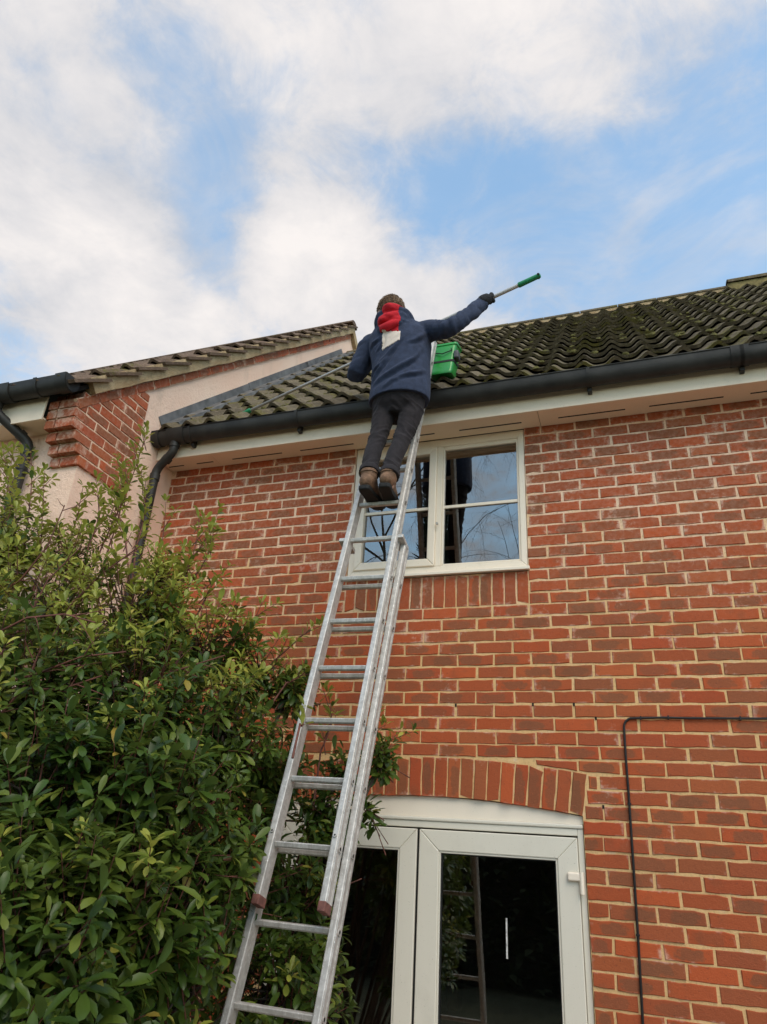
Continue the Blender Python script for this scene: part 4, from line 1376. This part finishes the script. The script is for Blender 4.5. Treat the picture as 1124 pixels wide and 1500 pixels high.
# gloves: palm, four fingers round the pole, thumb the other way
def glove(Hc, wrist, flip):
    u = (wrist - Hc); u = (u - PD * u.dot(PD)).normalized(); v = PD.cross(u).normalized() * flip
    g = MB(); rad = .0265
    kn = Hc + u * .032 + v * -.012
    g.limb([wrist, (wrist + kn) / 2 + v * -.006, kn + u * .006], [.036, .043, .041])
    for s in (-.030, .030): g.limb([wrist + (kn - wrist) * .5 + PD * s * .4, kn + PD * s * .9], [.026, .022])
    for k, (off, ln) in enumerate(((.037, 1.0), (.0125, 1.08), (-.0125, 1.04), (-.036, .88))):
        pts = []
        for i in range(7):
            th = R(-38 + i * 38 * ln)
            pts.append(Hc + PD * off + u * (rad * math.cos(th + R(-25))) * (1.25 if i == 0 else 1) + v * (rad * -math.sin(th + R(-25)) * -1) )
        g.limb(pts, [.0125, .0128, .0122, .0118, .0112, .0105, .0095])
    pts = [kn + PD * .036 + u * .006, Hc + PD * .046 + u * .020 + v * -.018, Hc + PD * .040 + v * -.026 - u * .004, Hc + PD * .026 - u * .020 + v * -.016]
    g.limb(pts, [.013, .0125, .011, .0095])
    o = add_mesh('glove', remesh(g, .0042, 2, lambda p, n_: .0012 * noise.noise(p * 120), 'glove', M['glove']), body)
    a = wrist; d_ = (wrist - Hc).normalized()
    smooth_angle(MB().tube([a - d_ * .020, a + d_ * .012, a + d_ * .03], [.037, .040, .039], 18).build('glove_cuff', M['glove'], o), 60)
    return o
glove(HR, wrR + (HR - wrR) * .12, 1)
glove(HL, wrL, 1)

# ------------------------------------------------------------------ pole and bucket
def at_p(t): return PL + PD * t
LT = (PRt - PL).length
pole = MB().tube([at_p(.10), at_p(LT - .12)], .0110, 14).build('cleaning_pole', M['pole'], None, smooth=True)
tag(pole, 'long metal pole with green grips at both ends, held across the roof', 'pole')
smooth_angle(MB().tube([at_p(1.25), at_p(LT - .145)], .0130, 14).build('outer_tube', M['pole'], pole), 50)
smooth_angle(MB().tube([at_p(LT - .155), at_p(LT - .15), at_p(LT - .13), at_p(LT - .02), at_p(LT - .004), at_p(LT)], [.014, .0185, .018, .0170, .016, .009], 16).build('grip', M['pole_green'], pole), 50)
smooth_angle(MB().tube([at_p(LT - .0145) - YY * .022, at_p(LT - .0145) + YY * .022], .0075, 12).build('hanging_hole', M['dark'], pole), 50)
smooth_angle(MB().tube([at_p(.0), at_p(.02), at_p(.09), at_p(.15), at_p(.16)], [.006, .012, .0155, .019, .014], 16).build('tip_cone', M['pole_green'], pole), 50)

bk = empty('green_bucket', (-.70, -.22, 5.0))
tag(bk, 'green plastic bucket hooked beside the ladder top above the gutter', 'bucket')
BC = Vector((-.672, -.115, 5.075)); bx_, by_ = XX, YY
def bring(z, hx, hy, r=.02):
    P = []
    for (sx, sy, a0) in ((1, 1, 0), (-1, 1, 90), (-1, -1, 180), (1, -1, 270)):
        for k in range(4):
            g = R(a0 + 30 * k); yy = sy * (hy - r) + r * math.sin(g); P.append(BC + Vector((sx * (hx - r) + r * math.cos(g), yy + z * .30, z * .95 + yy * .30)))
    return P
def shell(rings, close_bottom=True):
    V = [p for rg in rings for p in rg]; n_ = len(rings[0]); F = []
    for k in range(len(rings) - 1):
        for i in range(n_):
            j = (i + 1) % n_; F.append((k * n_ + i, k * n_ + j, (k + 1) * n_ + j, (k + 1) * n_ + i))
    if close_bottom: F.append(tuple(reversed(range(n_))))
    F.append(tuple((len(rings) - 1) * n_ + i for i in range(n_)))
    return MB().add(V, F)
smooth_angle(shell([bring(0, .078, .070), bring(.012, .083, .075), bring(.035, .085, .077), bring(.040, .080, .072), bring(.110, .086, .078), bring(.135, .088, .080)]).build('tub', M['green'], bk), 35)
smooth_angle(shell([bring(.136, .083, .075), bring(.150, .083, .075), bring(.335, .092, .085), bring(.340, .099, .092), bring(.362, .099, .092), bring(.362, .090, .084), bring(.15, .078, .07)]).build('upper_tub', M['green'], bk), 35)
smooth_angle(shell([bring(.128, .0905, .0825), bring(.152, .0910, .0830)]).build('strap', M['rubber'], bk), 35)
MB().box(-.590, -.552, -.140, -.070, 5.215, 5.285).build('side_clip', simple('clip_grey', (.07, .07, .075), .5, .3, 30), bk, bevel=.012, seg=3)
hk = [BC + Vector((-.09, .0, .24)), BC + Vector((-.102, -.05, .28)), BC + Vector((-.12, -.10, .28)), BC + Vector((-.13, -.15, .25))]
MB().tube([BC + Vector((-.06, .0, .25)), BC + Vector((-.07, -.012, .22)), BC + Vector((0, -.03, .185)), BC + Vector((.07, -.012, .22)), BC + Vector((.06, .0, .25))], .004, 8).build('handle', M['rubber'], bk, smooth=True)
MB().tube(hk, .005, 8).build('hook', M['pole'], bk, smooth=True)

# ------------------------------------------------------------------ the big shrub
LOBES = [
    (-1.35, -2.20, 1.58, 0.42),
    (-1.25, -1.95, 1.63, 0.42),
    (-1.17, -1.55, 1.55, 0.38),
    (-1.62, -1.95, 1.97, 0.42),
    (-1.40, -1.70, 1.98, 0.42),
    (-1.29, -1.25, 1.87, 0.36),
    (-2.01, -1.70, 2.44, 0.42),
    (-1.74, -1.45, 2.45, 0.42),
    (-1.47, -1.15, 2.42, 0.34),
    (-1.31, -0.85, 2.25, 0.22),
    (-2.48, -1.40, 3.01, 0.34),
    (-2.01, -1.25, 2.95, 0.34),
    (-1.69, -1.05, 2.86, 0.28),
    (-1.46, -0.85, 2.78, 0.20),
    (-1.29, -0.78, 2.70, 0.12),
    (-1.14, -0.85, 1.82, 0.22),
    (-1.09, -0.80, 1.52, 0.20),
    (-2.59, -1.20, 3.39, 0.22),
    (-1.95, -1.10, 3.24, 0.20),
    (-2.94, -1.30, 3.44, 0.26),
    (-1.09, -1.00, 1.35, 0.30),
    (-1.05, -0.55, 2.32, 0.10),
    (-0.86, -0.45, 2.40, 0.10),
    (-0.90, -0.50, 2.15, 0.06),
    (-1.09, -0.60, 2.12, 0.16),
    (-1.09, -0.60, 1.81, 0.12),
]
SHOOTS = [
    ((-2.411, -1.150, 3.460), (-2.329, -1.100, 4.278)),
    ((-2.058, -1.000, 3.200), (-1.796, -0.950, 3.735)),
    ((-3.035, -1.250, 3.513), (-3.284, -1.200, 4.215)),
    ((-2.624, -1.200, 3.414), (-2.672, -1.150, 3.883)),
    ((-2.361, -1.150, 3.457), (-2.476, -1.100, 4.079)),
    ((-2.062, -1.100, 3.329), (-2.112, -1.050, 3.765)),
    ((-1.891, -1.050, 3.215), (-1.897, -1.000, 3.690)),
    ((-2.764, -1.250, 3.447), (-2.962, -1.200, 3.997)),
    ((-2.195, -1.200, 3.423), (-2.460, -1.150, 3.822)),
    ((-1.790, -0.950, 3.163), (-1.704, -0.900, 3.379)),
    ((-1.632, -0.800, 3.003), (-1.447, -0.750, 3.190)),
    ((-2.211, -1.100, 3.465), (-2.356, -1.050, 4.003)),
    ((-2.982, -1.300, 3.621), (-3.314, -1.250, 4.165)),
    ((-2.916, -1.250, 3.592), (-3.137, -1.200, 4.169)),
    ((-1.832, -1.050, 3.251), (-1.787, -1.000, 3.601)),
    ((-1.423, -0.750, 2.857), (-1.214, -0.700, 3.075)),
    ((-1.016, -0.450, 2.366), (-0.717, -0.400, 2.546)),
    ((-0.991, -0.420, 2.404), (-0.881, -0.370, 2.585)),
    ((-0.940, -1.330, 2.445), (-0.949, -1.280, 2.523)),
    ((-1.248, -0.900, 2.712), (-1.094, -0.850, 2.862)),
    ((-1.112, -0.700, 2.404), (-1.125, -0.650, 2.708)),
    ((-2.462, -1.200, 3.444), (-2.592, -1.150, 3.931)),
]

shrub = empty('evergreen_shrub', (-1.75, -1.35, 0))
tag(shrub, 'large glossy-leaved evergreen shrub at the lower left, in front of both houses', 'shrub')
sr = random.Random(21)
LEAF_T = np.array([(0, 0, 0), (-.135, .30, .035), (0, .32, -.01), (.135, .30, .035), (-.20, .64, .03), (0, .66, -.025), (.20, .64, .03), (-.135, .90, -.02), (0, .92, -.055), (.135, .90, -.02), (0, 1.0, -.085)])
LEAF_F = [(0, 2, 1), (0, 3, 2), (1, 2, 5, 4), (2, 3, 6, 5), (4, 5, 8, 7), (5, 6, 9, 8), (7, 8, 10), (8, 9, 10)]
leaves = []      # (origin, x axis, y axis, z axis, length, young)
stems = []       # (points, radii, young)
def rvec():
    while True:
        v = Vector((sr.uniform(-1, 1), sr.uniform(-1, 1), sr.uniform(-1, 1)))
        if .01 < v.length < 1: return v.normalized()
def add_leaf(o, d, up, size, young):
    d = d.normalized(); x = d.cross(up)
    if x.length < 1e-3: x = d.cross(Vector((1, 0, .2)))
    x.normalize(); z = x.cross(d).normalized()
    leaves.append((o, x * sr.uniform(.8, 1.15), d, z * sr.choice((.6, 1, 1.4, 1.8)), size, young))
def sprig(p, d, size, young=False, tiers=2, nl=6):
    """a twig ending in a whorl of leaves, with sparser tiers below"""
    d = d.normalized(); ln = size * (1.1 + .75 * tiers)
    b0 = p - d * ln
    stems.append(([b0 - d * .05, b0, p], [.0032, .0028, .0016], young))
    a = d.cross(Vector((0, 0, 1)))
    if a.length < .1: a = d.cross(Vector((1, 0, 0)))
    a.normalize(); b = d.cross(a).normalized(); ph = sr.uniform(0, 6.28)
    for t in range(tiers + 1):
        o = p - d * (t * size * .62)
        n = max(3, nl - t) if t else nl
        for k in range(n):
            g = ph + t * 1.1 + 2 * math.pi * k / n + sr.uniform(-.35, .35)
            el = R(sr.uniform(18, 48) if t == 0 else sr.uniform(-12, 32))
            if t == 0 and k == 0: el = R(70)
            dv = (a * math.cos(g) + b * math.sin(g)) * math.cos(el) + d * math.sin(el)
            dv = dv + Vector((0, 0, -.18 if not young else .10)) + rvec() * .16
            add_leaf(o - d * sr.uniform(0, size * .35) + dv.normalized() * .010, dv, d * .8 + Vector((0, 0, .7)) + rvec() * .25, size * sr.uniform(.70, 1.15) * (1 - .06 * t), young)
RED_TWIGS = [
    [(-2.151, -1.950, 2.692), (-1.979, -1.930, 2.781), (-1.802, -1.910, 2.795), (-1.650, -1.890, 2.759)],
    [(-2.067, -1.950, 2.477), (-1.827, -1.930, 2.547), (-1.659, -1.910, 2.612), (-1.464, -1.890, 2.632)],
    [(-2.637, -1.600, 2.996), (-2.473, -1.580, 3.103), (-2.378, -1.560, 3.292), (-2.361, -1.540, 3.536)],
    [(-2.328, -1.700, 2.684), (-2.235, -1.680, 2.882), (-2.209, -1.660, 3.059), (-2.074, -1.640, 3.235)],
    [(-1.925, -2.000, 2.335), (-1.832, -1.980, 2.496), (-1.830, -1.960, 2.637)],
    [(-2.167, -1.500, 3.004), (-2.056, -1.480, 3.150), (-1.879, -1.460, 3.293)],
    [(-1.924, -1.950, 2.476), (-1.702, -1.930, 2.478), (-1.537, -1.910, 2.534)],
    [(-1.634, -1.500, 2.562), (-1.539, -1.480, 2.642), (-1.281, -1.460, 2.718)],
]
for tw in RED_TWIGS:
    P_ = [Vector(p) for p in tw]; n_ = len(P_)
    stems.append(([P_[0] + (P_[0] - P_[1]) * .6] + P_, [.0065] + [.006 * (1 - .7 * i / n_) for i in range(n_)], True))
    for a_, b_ in zip(P_[:-1], P_[1:]):
        for q in range(2):
            o_ = a_.lerp(b_, sr.random()); d_ = (b_ - a_).normalized() + rvec() * .8
            stems.append(([o_, o_ + d_ * .05 + rvec() * .01, o_ + d_ * sr.uniform(.08, .15)], [.003, .0022, .001], True))
base = Vector((-1.75, -1.35, .05))
for li, (lx, ly, lz, lr) in enumerate(LOBES):
    c = Vector((lx, ly, lz))
    dcam = (c - CAM).length
    nsp = int(145 * (lr / .3) ** 2 * (1.25 if lr < .2 else 1))
    # limb from the base to the lobe
    midp = (base + c) / 2 + Vector((sr.uniform(-.12, .12), sr.uniform(-.12, .12), -.15))
    stems.append(([base + rvec() * .05, midp, c], [.022, .014, .007], None))
    for q in range(nsp):
        d = rvec()
        tocam = (CAM - c).normalized()
        if d.dot(tocam) < -.25 and sr.random() < .75: continue
        rad = lr * (sr.uniform(.86, 1.10) if sr.random() < .58 else sr.uniform(.35, .86))
        if noise.noise(Vector((lx, ly, lz)) * 3 + d * 2.2) < -.30 and rad > lr * .86: rad *= .8
        p = c + Vector((d.x, d.y, d.z * 1.05)) * rad
        if p.y > -.06: p.y = -.06 - sr.random() * .1
        if p.x < X0 + .05 and p.y > NY - .06: continue
        if p.z < .1: continue
        # nothing may grow through the ladder
        rel = p - LO; kk = rel.dot(LD); sdist = rel.dot(LN)
        xx = rel.dot(LE)
        if -.09 < xx < LW + .09 and -.20 < sdist < .10 and p.z > .3: continue
        if 0.02 < xx < LW + .1 and sdist <= -.1: continue
        gd = (d + Vector((0, 0, .55)) + rvec() * .35).normalized()
        sz = sr.uniform(.046, .086) * (1.15 if p.y < -1.7 else 1)
        young = sr.random() < .85 * max(0, min(1, (p.z - 2.4) / .7)) + .02
        sprig(p, gd, sz * (.85 if young else 1), young, 2 if sr.random() < .6 else 1, sr.choice((5, 6, 6, 7)))
        if q % 4 == 0: stems.append(([c + rvec() * lr * .2, (c + p) / 2 + rvec() * .03, p - gd * .12], [.006, .005, .003], None))
for (a, b) in SHOOTS:
    a, b = Vector(a), Vector(b); n = max(4, int((b - a).length / .042))
    side = rvec() * .04
    pts = [a + (b - a) * (i / n) + side * math.sin(math.pi * i / n) for i in range(n + 1)]
    a0 = a + (a - b) * .6 + Vector((0, -.02, -.1))
    stems.append(([a0] + pts, [.006] + [.005 * (1 - .75 * i / n) for i in range(n + 1)], True))
    dr = (b - a).normalized()
    for i in range(1, n + 1):
        t = i / n
        for k in range(2 if i < n else 5):
            sdv = rvec(); sdv = (sdv - dr * sdv.dot(dr)).normalized()
            dv = sdv * sr.uniform(.6, 1) + dr * sr.uniform(.45, 1.1)
            add_leaf(pts[i] + dv * .006, dv, dr + Vector((0, 0, .4)) + rvec() * .3, sr.uniform(.048, .076) * (1.1 - .35 * t), sr.random() < .85)
        if i < n - 1 and i % 2 == 1 and sr.random() < .8:
            sdv = rvec(); sdv = (sdv - dr * sdv.dot(dr)).normalized()
            sprig(pts[i] + (sdv * .55 + dr * .8) * sr.uniform(.06, .11), sdv * .55 + dr, .052, True, 1, 5)

# the three hundred leaves that show largest are parts, the rest one mass
def leaf_score(l):
    o, x, d, z, s, y = l
    q = to_pix(o + d * s * .5)
    if q is None or not (0 < q[0] < 1124 and 0 < q[1] < 1500) or y: return -1
    v = (CAM - o).normalized()
    return s * s / q[2] ** 2 * abs(z.normalized().dot(v))
sc = np.array([leaf_score(l) for l in leaves])
# prefer leaves with nothing in front: coarse depth buffer in the picture
buf = {}
for i, l in enumerate(leaves):
    if sc[i] > 0:
        q = to_pix(l[0] + l[2] * l[4] * .5); k = (int(q[0] // 10), int(q[1] // 10))
        if k not in buf or q[2] < buf[k][0]: buf[k] = (q[2], i)
cand = sorted({v[1] for v in buf.values()}, key=lambda i: -sc[i])[:300]
cset = set(cand)
LMESH = []
for k in range(5):
    v = LEAF_T.copy(); rr_ = random.Random(k)
    v[:, 2] += np.array([rr_.uniform(-.012, .012) for _ in range(len(v))]); v[:, 2] -= (.05 + .05 * k / 4) * v[:, 1] ** 2
    me = bpy.data.meshes.new('leaf'); me.from_pydata([tuple(p) for p in v], [], LEAF_F); me.materials.append(M['leaf'])
    me.polygons.foreach_set('use_smooth', [True] * len(me.polygons)); me.update(); LMESH.append(me)
for i in cand:
    o, x, d, z, s, y = leaves[i]
    ob = bpy.data.objects.new('leaf', sr.choice(LMESH)); ob.matrix_world = basis(x * s, d * s, z * s, o); link(ob, shrub)
def leaf_mass(name, sel, mat):
    n = len(sel); nv = len(LEAF_T)
    V = np.zeros((n, nv, 3))
    for q, i in enumerate(sel):
        o, x, d, z, s, y = leaves[i]
        A = np.array([x, d, z]) * s
        T = LEAF_T.copy(); T[:, 2] -= sr.uniform(.02, .14) * T[:, 1] ** 2
        V[q] = T @ A + np.array(o)
    F = [tuple(q * nv + i for i in f) for q in range(n) for f in LEAF_F]
    me = bpy.data.meshes.new(name); me.from_pydata(V.reshape(-1, 3).tolist(), [], F); me.materials.append(mat)
    me.polygons.foreach_set('use_smooth', [True] * len(me.polygons)); me.update()
    ob = bpy.data.objects.new(name, me); link(ob, shrub); tag(ob, kind='stuff')
leaf_mass('foliage', [i for i in range(len(leaves)) if i not in cset and not leaves[i][5]], M['leaf_joined'])
leaf_mass('young_foliage', [i for i in range(len(leaves)) if i not in cset and leaves[i][5]], M['young_leaf'])
for nm, flag, mat, seg in (('branch', None, M['bark'], 6), ('twig', False, M['stem'], 4), ('red_shoot', True, M['stem'], 5)):
    mb = MB()
    for pts, rd, y in stems:
        if y is flag or (flag is None and y is None): mb.tube(pts, rd, seg, False)
    ob = mb.build(nm, mat, shrub, smooth=True)
    tag(ob, kind='stuff')
print('leaves', len(leaves), 'stems', len(stems))

# ------------------------------------------------------------------ the garden behind the camera, seen in the glass
def tree_tubes(root, height, r0, weep, seed, levels=4):
    r = random.Random(seed); trunk = MB(); br = MB()
    def grow(p, d, ln, rad, lvl):
        n = 5 if lvl < 2 else 4; pts = [p]; q = p; dd = d.copy()
        for i in range(n):
            bend = Vector((r.uniform(-1, 1), r.uniform(-1, 1), r.uniform(-.5, .6))) * (.10 if lvl == 0 else .22)
            dd = (dd + bend + Vector((0, 0, -weep * max(0, lvl - 1) * .30))).normalized()
            q = q + dd * (ln / n); pts.append(q)
        rd = [rad * (1 - .75 * i / n) for i in range(n + 1)]
        (trunk if lvl == 0 else br).tube(pts, rd, 7 if lvl < 2 else 3, False)
        if lvl < levels:
            kids = (12, 7, 6, 6)[lvl]
            for k in range(kids):
                t = .25 + .75 * (k + r.random()) / kids
                i = min(n - 1, int(t * n)); o = pts[i].lerp(pts[i + 1], t * n - i)
                a = r.uniform(0, 6.28); ax = Vector((math.cos(a), math.sin(a), r.uniform(.1, .9) if lvl < 2 else r.uniform(-.5, .5)))
                grow(o, (dd * .5 + ax).normalized(), ln * r.uniform(.42, .62) * (1.1 - .4 * t), rad * .42 * (1.1 - .5 * t), lvl + 1)
    grow(Vector(root), Vector((0, 0, 1)), height * .72, r0, 0)
    return trunk, br
for (x, y, h_, sd, lb) in ((-5.3, -12.6, 16, 4, 'bare weeping birch standing left of the dark conifer'), (-3.4, -20, 17, 9, 'smaller bare tree standing right of the dark conifer')):
    t = empty('bare_tree', (x, y, 0)); tag(t, lb + ', mirrored in the upstairs window', 'tree', 'bare garden trees')
    tk, br = tree_tubes((x, y, 0), h_, .12 if sd == 4 else .075, .9, sd)
    tk.build('trunk', M['bark'], t, smooth=True)
    tag(br.build('crown', M['bark'], t, smooth=True), kind='stuff')
cf = empty('conifer', (-5.0, -15.5, 0)); tag(cf, 'tall dark conifer in the garden, mirrored in the upstairs window', 'tree')
MB().tube([(-5.0, -15.5, 0), (-5.0, -15.5, 13)], [.2, .03], 8).build('trunk', M['bark'], cf, smooth=True)
cr = random.Random(2); V = []; F = []
for i in range(9000):
    t = cr.random() ** .8; z = .6 + 13.0 * t; rm = 1.05 * (1 - t) ** .7 + .08
    a = cr.uniform(0, 6.28); rr_ = rm * (.5 + .5 * cr.random()) * (1 + .22 * math.sin(a * 3 + z * 2))
    p = Vector((-5.0 + rr_ * math.cos(a), -15.5 + rr_ * math.sin(a), z)); d = Vector((math.cos(a), math.sin(a), cr.uniform(.3, 1.2))).normalized()
    s_ = d.cross(ZZ).normalized(); l = cr.uniform(.18, .34); b0 = len(V)
    V += [tuple(p - s_ * l * .22), tuple(p + d * l), tuple(p + s_ * l * .22), tuple(p - d * l * .3 + Vector((0, 0, -.05)))]
    F += [(b0, b0 + 1, b0 + 2), (b0, b0 + 2, b0 + 3)]
me = bpy.data.meshes.new('crown'); me.from_pydata(V, [], F); me.materials.append(simple('conifer_green', (.022, .034, .018), .8, .4, 3)); me.update()
tag(link(bpy.data.objects.new('crown', me), cf), kind='stuff')
hd = empty('garden_hedge', (0, -8.4, 0)); tag(hd, 'long dark clipped hedge at the end of the garden, mirrored in the doors', 'hedge')
V = []; F = []
for i in range(16000):
    x = cr.uniform(-14, 14); z = cr.uniform(.05, 2.7); y = -8.4 + cr.uniform(-.1, .35)
    if z > 2.5: y -= cr.uniform(0, 1.2)
    p = Vector((x, y, z)); d = (Vector((cr.uniform(-1, 1), .8, cr.uniform(-.4, 1)))).normalized(); s_ = d.cross(ZZ).normalized(); l = cr.uniform(.10, .2); b0 = len(V)
    V += [tuple(p - s_ * l * .35), tuple(p + d * l), tuple(p + s_ * l * .35), tuple(p - d * l * .3)]
    F += [(b0, b0 + 1, b0 + 2), (b0, b0 + 2, b0 + 3)]
me = bpy.data.meshes.new('foliage'); me.from_pydata(V, [], F); me.materials.append(simple('hedge_green', (.034, .045, .020), .8, .4, 3)); me.update()
tag(link(bpy.data.objects.new('foliage', me), hd), kind='stuff')
MB().box(-14, 14, -9.6, -8.4, 0, 2.5).build('hedge_core', M['dark'], hd)
